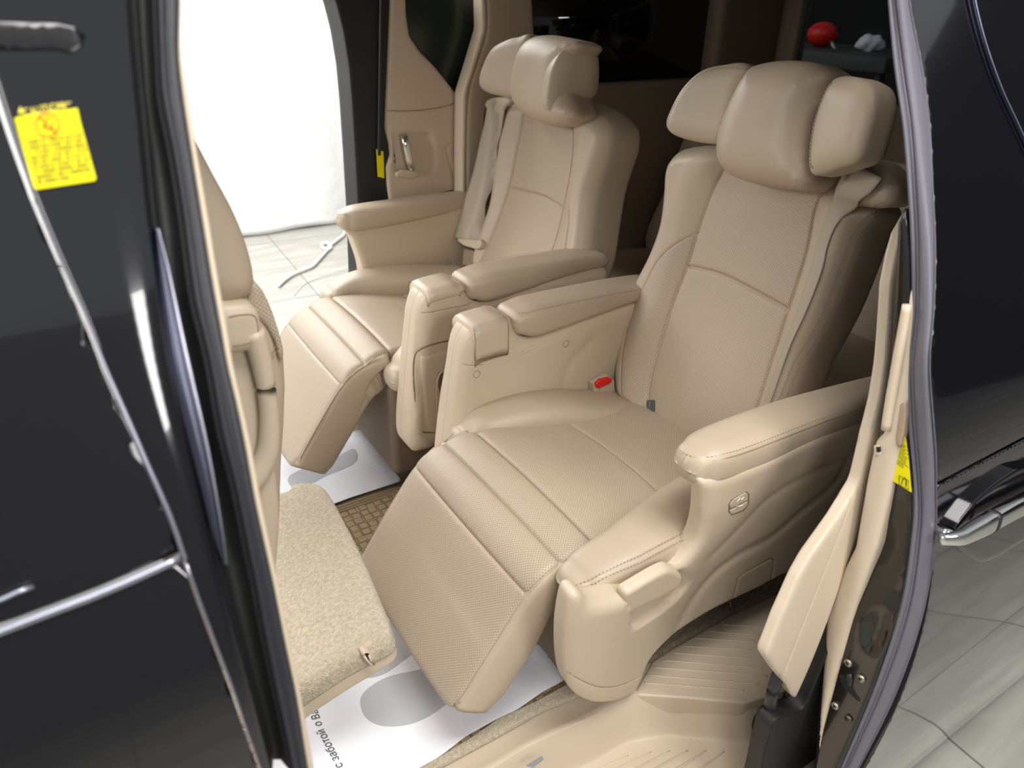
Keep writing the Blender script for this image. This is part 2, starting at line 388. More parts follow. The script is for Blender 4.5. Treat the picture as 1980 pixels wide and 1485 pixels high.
# ================================================================== captain seats
BS = Spine([(.475, .33), (.50, .41), (.56, .56), (.615, .72), (.645, .86), (.662, .99), (.67, 1.06)], 'y', -1)
CS = Spine([(.55, .383), (.40, .39), (.245, .399), (.10, .418), (.01, .424), (-.068, .411), (-.137, .371), (-.21, .275), (-.286, .168), (-.33, .105)], 'y', 1)
SP = Plane((0, -.375, .55), (1, 0, 0), (0, -.158, .987))          # door-side panel
CI = Plane((0, .313, 0), (1, 0, 0), (0, 0, 1))                     # console, seat side
CO = Plane((0, .374, 0), (-1, 0, 0), (0, 0, 1))                   # console, aisle side
def common(root):
    # ---- backrest
    left = [(1301, 306), (1291, 336), (1288, 379), (1280, 435), (1260, 491), (1234, 543), (1217, 590), (1202, 642), (1194, 700), (1193, 740), (1202, 775), (1238, 805), (1270, 826), (1318, 853)]
    right = [(1440, 900), (1485, 870), (1520, 800), (1558, 705), (1575, 672), (1614, 599), (1648, 513), (1670, 448), (1688, 415)]
    top = [(1672, 385), (1620, 352), (1540, 318), (1450, 290), (1385, 281), (1329, 288)]
    ol = PX(BS, left, .012)+PX(BS, right, .012)+PX(BS, top, .0)
    sl = PX(BS, [(1425, 300), (1407, 336), (1385, 379), (1362, 444), (1340, 517), (1316, 577), (1295, 642), (1278, 700), (1266, 750), (1265, 806), (1275, 840)], 0)
    sr = PX(BS, [(1625, 335), (1614, 357), (1597, 383), (1586, 418), (1571, 491), (1536, 599), (1515, 664), (1502, 700), (1480, 770), (1450, 860)], 0)
    arc = PX(BS, [(1362, 441), (1321, 470), (1286, 508), (1265, 547), (1243, 586), (1226, 642), (1217, 700), (1216, 760)], .02)
    hz = PX(BS, [(1340, 515), (1403, 530), (1459, 556), (1536, 599)], 0)
    sl, sr, arc, hz = [resample(cr(q, 8), .006) for q in (sl, sr, arc, hz)]
    def interp(c, b):
        o = np.argsort(c[:, 1]); return np.interp(b, c[o, 1], c[o, 0])
    def ex(a, b, d):
        l = interp(sl, b)-a; r = a-interp(sr, b); u = np.maximum(l, r)
        g = .030*np.sin(np.clip(u/.10, 0, 1)*math.pi*.62)/1.0*np.clip(d/.03, 0, 1)
        mid = np.clip(-u/.12, 0, 1); top_ = np.exp(-((b-.18)/.12)**2)*.008
        return g + mid*.006 + top_*mid
    bk, bh = puff('backrest_shell', ol, BS, LEA, root, T=.022, r=.035, back=-.085, sp=.0085, extra=ex, rb=.02, flare=.002,
                  grooves=[(sl, .0045, .003), (sr, .0045, .003), (arc, .0025, .0025), (hz, .005, .0045)])
    bk.name = 'backrest'
    global BHT
    ls = resample(cr(PX(BS, [(1688, 415), (1648, 513), (1575, 672)], .012), 8), .02)
    BHT = bh
    global BTOP
    bT = BS.at(1640, 385, .035)[1]
    def BTOP(p):
        k = np.clip((p[:, 1]-(bT-.035))/.05, 0, 1); k = k*k*(3-2*k)
        return (np.minimum(bh(p), .06)+.004)*(1-k)+k*.068
    # perforated centre and inner left insert: separate leather panels lying in the frame seams
    def insert(name, poly, par, mm=PERF):
        p = np.array(poly); 
        f = lambda a, b, d: bh(np.stack([a, b], 1))+.0006*np.clip(d/.004, 0, 1)
        return puff(name, poly, BS, mm, par, T=0.0, r=.006, back=-.012, sp=.0085, extra=f, smooth=False, rb=.0)[0]
    ha = np.array(hz)
    bu = [q for q in sl if q[1] > hz[0, 1]+.002]; bd = [q for q in sl if q[1] <= hz[0, 1]-.002]
    cu_ = [q for q in sr if q[1] > hz[-1, 1]+.002]; cd = [q for q in sr if q[1] <= hz[-1, 1]-.002]
    off = lambda pts, dx, dy=0: [(q[0]+dx, q[1]+dy) for q in pts]
    upper = off(bu, .002)+off(list(hz)[1:-1], 0, .002)+off(cu_[::-1], -.002)
    lower = off(list(hz), 0, -.0025)[1:-1]+off(cd, -.002)+off(bd[::-1], .002)
    insert('upper_back_panel', upper, bk); insert('lower_back_panel', lower, bk)
    arcb = [q for q in sl if q[1] <= arc[0, 1]-.004 and q[1] > arc[-1, 1]-.02]
    insert('bolster_panel', off(list(arc), .002)+off(arcb[::-1], -.003), bk)
    for q in (sl, sr, hz, arc): line('seam', BS, bh, q, SEAM, bk, rad=.0008, lift=.0000)
    st = resample(cr(PX(BS, [(1735, 396), (1705, 404), (1680, 425), (1660, 455), (1639, 513), (1606, 599), (1567, 672), (1548, 705), (1510, 800)], .012), 8), .004)
    for k in (-.004, .004): dashes('stitching', BS, bh, st, THR, bk, off=k)
    # ---- cushion
    sA = CS.at(1155, 1062)[1]; sB = CS.at(1083, 1093)[1]; sC = CS.at(1020, 1148)[1]; sE = CS.at(885, 1361)[1]; sD = CS.at(1290, 975)[1]
    L0, R0 = .235, -.247
    hfx = lambda a, b, d: .010*(1-((a+.005)/.24)**2)
    lnD = [(-.2, sD+.004), (-.1, sD-.004), (0, sD-.006), (.1, sD-.002), (.16, sD+.003)]
    cu, ch = puff('seat_cushion', [(R0, 0), (L0-.03, 0), (L0-.022, sA-.01), (L0-.022, sA), (R0, sA), (R0, sA-.05)], CS, PERF, root, T=.008, r=.012, back=-.10, sp=.009, smooth=False,
                  extra=lambda a, b, d: hfx(a, b, d)-.0022*np.exp(-((b-.385-.05*a)/.004)**2)*np.exp(-((a+.06)/.05)**2), grooves=[(lnD, .0045, .0035)], rb=.02)
    line('seam', CS, ch, resample(cr(lnD, 8), .006), SEAM, cu, rad=.001)
    fB = [(R0+.004, sB), (L0-.002, sB)]; fC = [(R0+.008, sC), (L0+.0, sC)]
    lr, lh = puff('leg_rest', [(R0+.002, sA+.002), (L0-.018, sA+.002), (L0-.004, sB), (L0, sC), (L0+.002, (sC+sE)/2), (L0, sE-.02), (L0-.012, sE+.012), (L0-.03, sE+.020), (R0+.036, sE+.020), (R0+.018, sE+.012), (R0+.01, sE-.02), (R0+.010, sC), (R0+.006, sB)],
                  CS, PERF, root, T=.012, r=.016, back=-.085, sp=.0085, extra=lambda a, b, d: hfx(a, b, d)+.004*np.sin(np.clip((b-sA)/(sB-sA), 0, 1)*math.pi)+.005*np.sin(np.clip((b-sB)/(sC-sB), 0, 1)*math.pi),
                  grooves=[(fB, .004, .003), (fC, .004, .003)], smooth=False, rb=.02)
    for q in (fB, fC): line('seam', CS, lh, resample(q, .006), SEAM, lr, rad=.001)
    # smooth leather border of the leg rest (its sides are plain leather)
    def rim(sg):
        pts = []
        e = R0+.004 if sg < 0 else L0-.002
        for b in np.linspace(sB-.03, sE-.01, 60): pts.append((e+(.004 if sg < 0 else 0), b))
        return pts
    for sg in (-1, 1): 
        rp = rim(sg); ob = tube('piping', CS.map(np.array(rp), lh(np.array(rp))+.0003), .0022, LEA, lr, n=8)
    # side cheeks in plain leather over the perforated block
    for sg, e in ((-1, R0+.0045), (1, L0-.0015)):
        bb = np.linspace(sA+.012, sE+.004, 46); th = np.interp(bb, [sA, sB, sC, sC+.1, sE-.04, sE+.01], [.02, .045, .078, .094, .092, .07])
        rings = []
        for b_, t_ in zip(bb, th):
            hs = np.array([.0075, -.006, -t_*.5, -t_+.008, -t_]); oo = np.array([.0, .0055, .0075, .006, .0])*sg
            ab = np.stack([e+oo, np.full(5, b_)], 1); ab2 = np.stack([np.full(5, e-sg*.02), np.full(5, b_)], 1)
            rings.append(np.vstack([CS.map(ab, hs), CS.map(ab2, hs)[::-1]]))
        loft('leg_rest_side', rings, LEA, lr)
    # ---- cushion bolsters
    bol = box_loft('side_bolster', [(-.075, -.335, -.248, .385, .440), (-.05, -.342, -.243, .38, .456), (.02, -.350, -.240, .38, .474), (.12, -.350, -.216, .38, .482), (.245, -.34, -.186, .38, .478), (.47, -.30, -.15, .37, .455)], LEA, root, e=3.2, endr=.03)
    box_loft('side_bolster', [(-.004, .215, .31, .34, .412), (.02, .212, .31, .34, .438), (.06, .195, .31, .34, .455), (.16, .17, .31, .34, .462), (.27, .148, .31, .34, .446), (.36, .138, .31, .33, .420), (.50, .125, .31, .31, .385)], LEA, root, e=3.0, endr=.025)
    fr = Plane((0, 0, 0), (1, 0, 0), (0, 0, 1))
    for dz in (0, -.0085):
        q = resample(cr([(-.094, .431+dz*.3), (-.07, .446+dz*.6), (-.04, .460+dz*.7), (.02, .4695+dz), (.12, .4775+dz), (.19, .477+dz)], 8), .004)
        dashes('stitching', fr, lambda p: np.interp(p[:, 0], [-.094, -.07, -.04, .02, .12, .2], [.310, .3235, .3325, .3405, .3405, .336])-dz*.9, q, THR, bol, rad=.0008)
    # ---- door-side panel
    spo = [(1345, 922), (1343, 960), (1339, 1000), (1325, 1040), (1290, 1080), (1235, 1112), (1189, 1129), (1128, 1143), (1112, 1132), (1100, 1140), (1094, 1170), (1091, 1230), (1091, 1290), (1100, 1328), (1122, 1346), (1150, 1353), (1188, 1353), (1222, 1340), (1240, 1318), (1258, 1276), (1281, 1248), (1313, 1221), (1360, 1190), (1402, 1168), (1460, 1141), (1503, 1118), (1540, 1098), (1570, 1055), (1610, 1000), (1655, 925), (1690, 850), (1705, 795), (1696, 793), (1640, 815), (1570, 846), (1500, 880), (1440, 906), (1378, 934)]
    rec = np.array(PX(SP, [(1200, 1135), (1225, 1118), (1290, 1090), (1315, 1096), (1322, 1112), (1312, 1132), (1285, 1158), (1240, 1185), (1207, 1196), (1203, 1170)]))
    rec = resample(cr(rec, 8, True), .004, True)
    sw = resample(cr(PX(SP, [(1630, 880), (1600, 930), (1545, 975), (1480, 1030), (1420, 1062), (1370, 1100), (1330, 1150), (1300, 1205)]), 8), .01)
    sw2 = resample(cr(PX(SP, [(1628, 876), (1560, 905), (1480, 950), (1420, 1010), (1370, 1060)]), 8), .01)
    def exp_(a, b, d):
        p = np.stack([a, b], 1); dd = segdist(p, rec, True); i = inside(p, rec)
        h = np.where(i, -.012*np.clip(dd/.006, 0, 1), 0)
        pl = np.exp(-((a+.04)/.10)**2)*np.clip((.0-b+.02)/.15, 0, 1)       # plinth belly
        h = h+.012*pl-.010*np.clip((b-.0)/.1, 0, 1)*np.exp(-((a-.12)/.05)**2)
        return h
    g1 = resample(cr(PX(SP, [(1091, 1288), (1144, 1307), (1198, 1306), (1244, 1288)]), 6), .005)
    g2 = resample(PX(SP, [(1404, 1164), (1418, 1107), (1432, 1096), (1480, 1070), (1487, 1074), (1479, 1126)]), .005)
    sp_, sh = puff('side_panel', [SP.at(x, y, -.012 if i in range(0, 8) else (-.008 if i == 8 else (-.002 if i == 9 else (.004 if i == 10 else .012)))) for i, (x, y) in enumerate(spo)], SP, PLA, root, T=.016, r=.024, back=-.016, sp=.0095, extra=exp_, rb=.012,
                   grooves=[(g1, .0018, .002), (g2, .0015, .002), (sw, .004, .014), (sw2, .0018, .012)])
    lev = solid('recline_lever', SP, [(1203, 1144), (1225, 1128), (1276, 1099), (1296, 1096), (1314, 1108), (1311, 1124), (1291, 1139), (1223, 1173), (1210, 1178), (1204, 1165)], PLA, root, T=.012, r=.009, back=-.01, smooth=True, sp=.006, h=.016)
    lev['label'] = 'beige recline lever in its recess'
    for v in lev.data.vertices: pass
    lev.location = tuple(SP.n*.014)
    tb = solid('grip_flange', SP, [(1216, 1187), (1250, 1170), (1284, 1152), (1288, 1156), (1252, 1178), (1218, 1194)], PLA, root, T=.004, r=.003, back=-.01, h=.01)
    fr_ = Plane(SP.o+SP.n*.021, SP.a, SP.b)
    swb = puff('seat_switch', PX(SP, [(1408, 990), (1409, 974), (1417, 963), (1443, 949), (1449, 955), (1448, 974), (1439, 987), (1415, 996)], .016), SP, PLD, root, T=.0005, r=.001, back=-.004, sp=.003, smooth=False, extra=lambda a, b, d: .0163+0*a)[0]
    swb.name = 'seat_switch'
    for q in ([(1411, 975), (1419, 965), (1442, 952), (1446, 956), (1446, 967), (1412, 983)], [(1411, 987), (1446, 969), (1445, 976), (1437, 986), (1416, 994), (1412, 992)]):
        b_ = puff('switch_button', PX(SP, q, .017), SP, PLA, swb, T=.001, r=.0015, back=-.004, sp=.003, smooth=False, extra=lambda a, b, d: .0168+0*a)[0]
    for q in ([(1424, 972), (1431, 963), (1433, 967), (1438, 961)], [(1424, 985), (1424, 978), (1431, 979), (1436, 976)]):
        p = np.array(PX(SP, q, .018)); tube('button_icon', SP.map(p, .0181), .0007, mat('pale_icon', (.85, .8, .7), .5), swb, n=5)
    # ---- door-side armrest pad (plan outline traced on its top, z=.665)
    ap = box_loft('armrest_pad', [(.11, -.388, -.315, .612, .676), (.14, -.396, -.306, .606, .683), (.22, -.401, -.302, .606, .685), (.35, -.402, -.306, .612, .685), (.48, -.405, -.318, .618, .683), (.62, -.41, -.335, .62, .681)], LEA, root, e=3.4, endr=.028)
    AT = Plane((0, 0, .680), (1, 0, 0), (0, 1, 0))
    q = resample(cr([(.105, -.318), (.0895, -.335), (.090, -.36), (.105, -.380), (.14, -.393), (.2, -.3985), (.32, -.400), (.45, -.402), (.58, -.406)], 8), .004)
    hz_ = lambda p: np.interp(p[:, 0], [.09, .105, .14, .32, .6], [-.018, -.0145, -.0115, -.0105, -.014])
    line('seam', AT, hz_, q, SEAM, ap, rad=.0009)
    dashes('stitching', AT, lambda p: hz_(p)+.006, np.array([(x, y+.004) for x, y in q]), THR, ap, rad=.0006)
    # ---- console
    co = [(.012, .56), (.019, .60), (.031, .632), (.048, .650), (.07, .659), (.130, .664), (.150, .655), (.165, .62), (.20, .595), (.26, .596), (.34, .61), (.45, .625), (.58, .632), (.62, .60), (.62, .45), (.60, .30), (.40, .22), (.1, .20), (.0, .20), (-.018, .208), (-.028, .24), (-.024, .31), (-.006, .44)]
    s1 = PX(CI, [(874, 701), (888, 709), (931, 705)], .026); s2 = PX(CI, [(1010, 688), (1037, 674)], .028)
    s3 = resample(cr(PX(CI, [(1135, 650), (1085, 706), (1076, 762)]), 6), .01)
    def circ(c, r): t = np.linspace(0, 2*math.pi, 25); return [(c[0]+r*math.cos(x), c[1]+r*math.sin(x)) for x in t]
    ci, cih = puff('console_body', co, CI, PLA, root, T=.028, r=.034, back=-.0306, sp=.009, rb=.0, grooves=[(resample(s1, .005), .0012, .0013), (resample(s2, .005), .0012, .0013), (s3, .004, .015), (circ(CI.at(1095, 665, .028), .009), .0007, .0009), (circ(CI.at(922, 724, .028), .009), .0007, .0009)])
    com = [(-x, z) for x, z in co]
    rc = np.array(PX(CO, [(806, 575), (798, 640), (797, 720), (803, 812), (815, 842), (870, 850), (1000, 600), (1100, 555), (1000, 545), (860, 560)], 0, True)); rc = resample(cr(rc, 6, True), .006, True)
    def exo(a, b, d):
        p = np.stack([a, b], 1); dd = segdist(p, rc, True); return np.where(inside(p, rc), -.010*np.clip(dd/.008, 0, 1), 0)
    cg = resample(PX(CO, [(759, 607), (783, 619), (850, 603), (918, 590)], .026, True), .005)
    oc, och = puff('console_outer_shell', com, CO, PLA, root, T=.028, r=.034, back=-.0304, sp=.009, rb=.0, extra=exo, grooves=[(cg, .0012, .0014)])
    cup = puff('cup_holder', PX(CO, [(808, 692), (820, 682), (870, 668), (905, 668), (900, 760), (890, 838), (845, 834), (822, 826), (812, 780)], 0, True), CO, PLA, root, T=.010, r=.010, back=-.012, sp=.006, smooth=True, extra=lambda a, b, d: .012+0*a)[0]
    for q in ([(839, 735), (840, 715), (856, 708), (875, 715), (872, 758), (848, 762)], [(842, 795), (845, 780), (865, 778), (868, 812), (848, 814)]):
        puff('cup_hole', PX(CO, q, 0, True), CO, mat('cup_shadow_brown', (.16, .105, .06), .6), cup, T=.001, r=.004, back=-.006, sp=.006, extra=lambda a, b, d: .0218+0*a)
    cl = resample(cr(PX(CO, [(805, 760), (804, 700), (818, 678), (870, 662), (908, 662), (905, 760), (893, 842), (845, 840), (815, 832)], .03, True), 6, True), .005, True); line('panel_gap', CO, lambda p: np.full(len(p), .0185), np.vstack([cl, cl[:1]]), PLD, cup, rad=.0022)
    # console armrest pad and lid
    pd = box_loft('armrest_pad', [(.178, .283, .393, .606, .668), (.22, .279, .397, .592, .675), (.30, .279, .397, .598, .675), (.40, .279, .397, .610, .673), (.50, .281, .395, .620, .670), (.60, .284, .392, .622, .664)], LEA, root, e=3.6, endr=.026)
    AC = Plane((0, 0, .66), (1, 0, 0), (0, 1, 0))
    q = np.array([(.17, .30), (.20, .2865), (.26, .2835), (.36, .2835), (.5, .2845), (.6, .287)]); q = resample(cr(q, 6), .004)
    dashes('stitching', AC, lambda p: np.interp(p[:, 0], [.15, .22, .4, .6], [.003, .0105, .0085, -.001]), q, THR, pd, rad=.0006)
    lo_ = []
    prof = [(.2835, .575), (.2825, .60), (.2825, .640), (.285, .656), (.294, .665), (.306, .668), (.374, .668), (.386, .665), (.3945, .656), (.3965, .640), (.39, .635), (.35, .640), (.30, .62), (.288, .58)]
    tops = [(.042, -.016), (.046, -.010), (.06, -.006), (.10, -.003), (.128, -.002), (.132, -.006)]
    lid = loft('console_lid', [np.array([(x, y, z+dz+(-.0 if z > .6 else 0)) for y, z in prof]) for x, dz in tops], PLA, root)
    coa = resample(cr(co, 6, True), .006, True); coma = coa*np.array([-1, 1])
    s1 = np.array([q for q in resample(s1, .004) if inside(np.array([q]), coa)[0] and segdist(np.array([q]), coa, True)[0] > .004])
    cg = np.array([q for q in resample(cg, .004) if inside(np.array([q]), coma)[0] and segdist(np.array([q]), coma, True)[0] > .004])
    for q, f_, hf_, nm in ((s1, CI, cih, 'shut_line'), (circ(CI.at(1095, 665, .028), .009), CI, cih, 'screw_cover_line'), (circ(CI.at(922, 724, .028), .009), CI, cih, 'screw_cover_line')):
        line(nm, f_, hf_, q, PLD, ci, rad=.00055, lift=.0004, sp=.003)
    line('shut_line', CO, och, cg, PLD, oc, rad=.0006, lift=.0004, sp=.003)
    for q in (g1, g2): line('shut_line', SP, sh, q, SEAM, sp_, rad=.0005, lift=.0001)
    tube('lid_line', [(.0415, .2815, .580), (.0415, .2808, .60), (.0415, .2808, .635), (.0415, .284, .648), (.0435, .294, .657)], .0008, PLD, lid, n=6)
    tube('lid_line', [(.0425, .2815, .578), (.085, .2815, .5745), (.1315, .2815, .574)], .0010, PLD, lid, n=6)
    tube('lid_line', [(.1325, .2815, .575), (.1325, .2808, .60), (.1325, .2808, .635), (.1325, .284, .655), (.133, .294, .6635), (.133, .34, .6665)], .0008, PLD, lid, n=6)
    # base, recliner skirt, buckle, tag
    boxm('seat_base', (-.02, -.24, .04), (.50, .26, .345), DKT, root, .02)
    bk_ = solid('buckle', Plane((0, .262, 0), (1, 0, 0), (0, 0, 1)), [(1147, 742), (1178, 727), (1187, 734), (1192, 768), (1186, 790), (1148, 785)], PLA, root, T=.004, r=.005, back=-.02, sp=.004)
    solid('release_button', Plane((0, .2565, 0), (1, 0, 0), (0, 0, 1)), [(1150, 742), (1160, 733), (1178, 729), (1184, 733), (1180, 740), (1158, 751), (1152, 749)], RED, bk_, T=.0035, r=.003, back=-.004, sp=.003)
    tg = solid('fabric_tag', BS, [(1251, 774), (1264, 773), (1264, 797), (1252, 795)], TAG, root, T=.0008, r=.001, back=-.003, sp=.004, h=.03, extra=lambda a, b, d: .03+0*a)
    t0 = BS.at(1255.5, 777, .034); t1 = BS.at(1255.5, 795, .034); an = math.atan2(t1[1]-t0[1], t1[0]-t0[0])
    text('tag_text', 'aurora', BS, (t0[0]-.002, t0[1]), .0095, TAGT, tg, ang=an, h=.0335)
HRP = Plane((.60, .03, 1.10), (0, -1, 0), (.14, 0, 1))
def headrest_near(root):
    h = empty_part('headrest', root)
    c, ch = puff('headrest_pad', PX(HRP, [(1454, 125), (1502, 115), (1566, 119), (1603, 140), (1594, 168), (1574, 232), (1566, 297), (1575, 345), (1560, 366), (1545, 369), (1502, 364), (1441, 353), (1403, 336), (1386, 310), (1384, 275), (1394, 232), (1420, 172), (1441, 138)], .02), HRP, LEA, root, T=.055, r=.07, back=-.05, sp=.007, rb=.03)
    LW = Plane((.595, .15, 1.10), (.30, -.95, 0), (.14, 0, 1)); RW = Plane((.575, -.09, 1.10), (-.30, -.95, 0), (.14, 0, 1))
    o1 = PX(LW, [(1446, 127), (1394, 125), (1351, 138), (1316, 172), (1293, 215), (1286, 241), (1299, 260), (1334, 272), (1381, 279), (1410, 275), (1430, 200)], .01)
    a, ah = puff('headrest_wing', o1, LW, LEA, root, T=.02, r=.03, back=-.035, sp=.007, rb=.02)
    q = resample(cr(PX(LW, [(1444, 133), (1394, 132), (1354, 145), (1321, 176), (1298, 217), (1291, 240)], .012), 6), .004)
    dashes('stitching', LW, ah, q, THR, a, rad=.0006)
    o2 = PX(RW, [(1612, 147), (1648, 148), (1676, 166), (1681, 202), (1670, 254), (1652, 306), (1614, 324), (1575, 337), (1560, 333), (1557, 297), (1567, 232), (1590, 170)], .015)
    b, bh_ = puff('headrest_wing', o2, RW, LEA, root, T=.022, r=.048, back=-.035, sp=.007, rb=.02, grooves=[(resample(cr(PX(RW, [(1676, 185), (1659, 232), (1637, 312)], .03), 6), .006), .0008, .002)])
    q = resample(cr(PX(RW, [(1605, 160), (1588, 190), (1573, 240), (1565, 295), (1567, 325)], .02), 6), .004)
    line('seam', RW, bh_, q, SEAM, b, rad=.0008); dashes('stitching', RW, bh_, q, THR, b, rad=.0006, off=-.004)
    tube('headrest_post', [(.70, -.06, .95), (.64, -.06, 1.06)], .006, CHR, root)
    tube('headrest_post', [(.70, .11, .95), (.64, .11, 1.06)], .006, CHR, root)
    # belt guide and belt
    GP = Plane((.645, -.2, 1.0), (0, -1, 0), (.1, 0, 1))
    g, gh = puff('belt_guide', PX(GP, [(1676, 310), (1648, 323), (1628, 352), (1622, 374), (1640, 392), (1674, 400), (1717, 402), (1742, 388), (1745, 362), (1726, 336), (1704, 316)], .0), GP, LEA, root, T=.035, r=.03, back=-.05, sp=.006, rb=.01)
    ribbon('seat_belt', BS, [(1672, 318), (1650, 348), (1631, 370), (1601, 422), (1579, 482), (1562, 547), (1541, 607), (1515, 672), (1506, 700), (1480, 780), (1455, 850)],
           [(1722, 345), (1700, 372), (1674, 390), (1631, 428), (1609, 474), (1597, 525), (1566, 603), (1536, 663), (1521, 700), (1492, 780), (1466, 850)], BELT, root, h=.040,
           hf=lambda p: BTOP(p))
def empty_part(name, root): return None
def headrest_far(root):
    """traced in the mirrored space of the far seat"""
    M = dict(mir=True)
    c, ch = puff('headrest_pad', PX(HRP, [(1025, 72), (1055, 66), (1092, 72), (1119, 84), (1100, 120), (1095, 170), (1112, 215), (1108, 230), (1089, 243), (1047, 239), (1010, 222), (994, 196), (993, 151), (1006, 98)], .02, True), HRP, LEA, root, T=.055, r=.06, back=-.05, sp=.007, rb=.03)
    LW = Plane((.590, -.09, 1.10), (-.30, -.95, 0), (.14, 0, 1))
    puff('headrest_wing', PX(LW, [(1025, 71), (1000, 71), (979, 76), (949, 94), (930, 132), (925, 162), (938, 178), (968, 186), (996, 187), (1010, 150)], .01, True), LW, LEA, root, T=.02, r=.03, back=-.035, sp=.007, rb=.02)
    # camera-side wing folded right forward: its outer face shows
    RW = Plane((.53, .165, 1.12), (-.97, -.25, 0), (.14, 0, 1))
    puff('headrest_wing', PX(RW, [(1112, 90), (1088, 99), (1066, 140), (1057, 190), (1060, 212), (1075, 219), (1110, 208), (1140, 196), (1158, 176), (1160, 115), (1146, 95)], .01, True), RW, LEA, root, T=.016, r=.045, back=-.03, sp=.007, rb=.02)
    tube('headrest_post', [(.70, -.06, .95), (.64, -.06, 1.06)], .006, CHR, root); tube('headrest_post', [(.70, .11, .95), (.64, .11, 1.06)], .006, CHR, root)
    ribbon('seat_belt', BS, [(962, 196), (942, 264), (919, 358), (900, 415), (888, 462)], [(994, 205), (979, 264), (960, 328), (942, 388), (924, 468)], BELT, root, h=.03, mir=True, hf=lambda p: BHT(p)+np.interp(p[:, 1], [0, .6, .66, .72], [.003, .004, .012, .03]))
    tp = Plane((.50, -.2, .6), (0, -1, 0), (.2, 0, 1))
    t_ = solid('belt_tongue', BS, [(885, 452), (890, 450), (905, 462), (922, 464), (928, 462), (931, 468), (927, 478), (920, 482), (895, 474), (884, 466)], PLA, root, T=.005, r=.004, back=-.006, sp=.004, mir=True, h=.05, extra=lambda a, b, d: .045+0*a)
    solid('buckle', BS, [(896, 480), (915, 484), (912, 515), (893, 512)], mat('brown_buckle', (.25, .19, .13), .5), root, T=.005, r=.004, back=-.02, sp=.004, mir=True, h=.04, extra=lambda a, b, d: .035+0*a)
    FI = Plane((0, -.335, 0), (-1, 0, 0), (0, 0, 1))
    puff('side_panel', [(-.118, .63), (-.125, .58), (-.145, .50), (-.15, .44), (-.15, .36), (-.45, .34), (-.63, .40), (-.63, .64), (-.4, .64)], FI, PLA, root, T=.010, r=.02, back=-.05, sp=.01,
         grooves=[([(c_[0]+.009*math.cos(t), c_[1]+.009*math.sin(t)) for t in np.linspace(0, 6.283, 25)], .0008, .001) for c_ in (FI.at(779, 484, 0, True), FI.at(868, 506, 0, True))])
    GP = Plane((.645, -.2, 1.0), (0, -1, 0), (.1, 0, 1))
    puff('belt_guide', PX(GP, [(955, 190), (985, 188), (998, 200), (990, 225), (960, 222), (948, 206)], 0, True), GP, LEA, root, T=.03, r=.02, back=-.04, sp=.006)
def mirror_mesh(me):
    n = len(me.vertices); co = np.empty(n*3); me.vertices.foreach_get('co', co); co = co.reshape(-1, 3)
    co = np.stack([co[:, 0]+MX, MYC-co[:, 1], co[:, 2]+MZ], 1); me.vertices.foreach_set('co', co.ravel()); me.flip_normals(); me.update()
def mirror_tree(src, dst):
    for ch in list(src.children):
        c = ch.copy(); c.data = ch.data.copy(); COL.objects.link(c); c.parent = dst
        l = Vector(ch.location); mirror_mesh(c.data); c.location = (l.x, -l.y, l.z); mirror_tree(ch, c)
near = empty('captain_seat', (0, 0, 0), 'beige perforated leather captain seat nearest the camera, its leg rest raised', 'car seat', 'captain seats of the second row')
common(near)
far = empty('captain_seat', (0, 0, 0), 'beige leather captain seat farther from the camera, one headrest wing folded forward', 'car seat', 'captain seats of the second row')
mirror_tree(near, far)
for ch in list(far.children):
    if ch.name.split('.')[0] in ('side_panel', 'recline_lever', 'grip_flange', 'seat_switch'):
        for c2 in list(ch.children_recursive)+[ch]: bpy.data.objects.remove(c2)
headrest_near(near)
tmp = bpy.data.objects.new('tmp', None); COL.objects.link(tmp); headrest_far(tmp)
def reparent(t, dst):
    for ch in list(t.children):
        mirror_mesh(ch.data)
        for c2 in ch.children: mirror_mesh(c2.data)
        ch.parent = dst
for ch in far.children:
    if ch.name.startswith('side_bolster') and ch.data.vertices[0].co.y > 1.0:
        for v in ch.data.vertices: v.co.x = .45+(v.co.x-.45)*.84
reparent(tmp, far); bpy.data.objects.remove(tmp)
for ch in far.children_recursive:
    if ch.name.startswith('backrest') or (ch.parent and ch.parent.name.startswith('backrest')):
        for v in ch.data.vertices:
            if v.co.y < .856: v.co.y = .856+(v.co.y-.856)*(1-.08*min(1, max(0, (v.co.z-.55)/.3)))

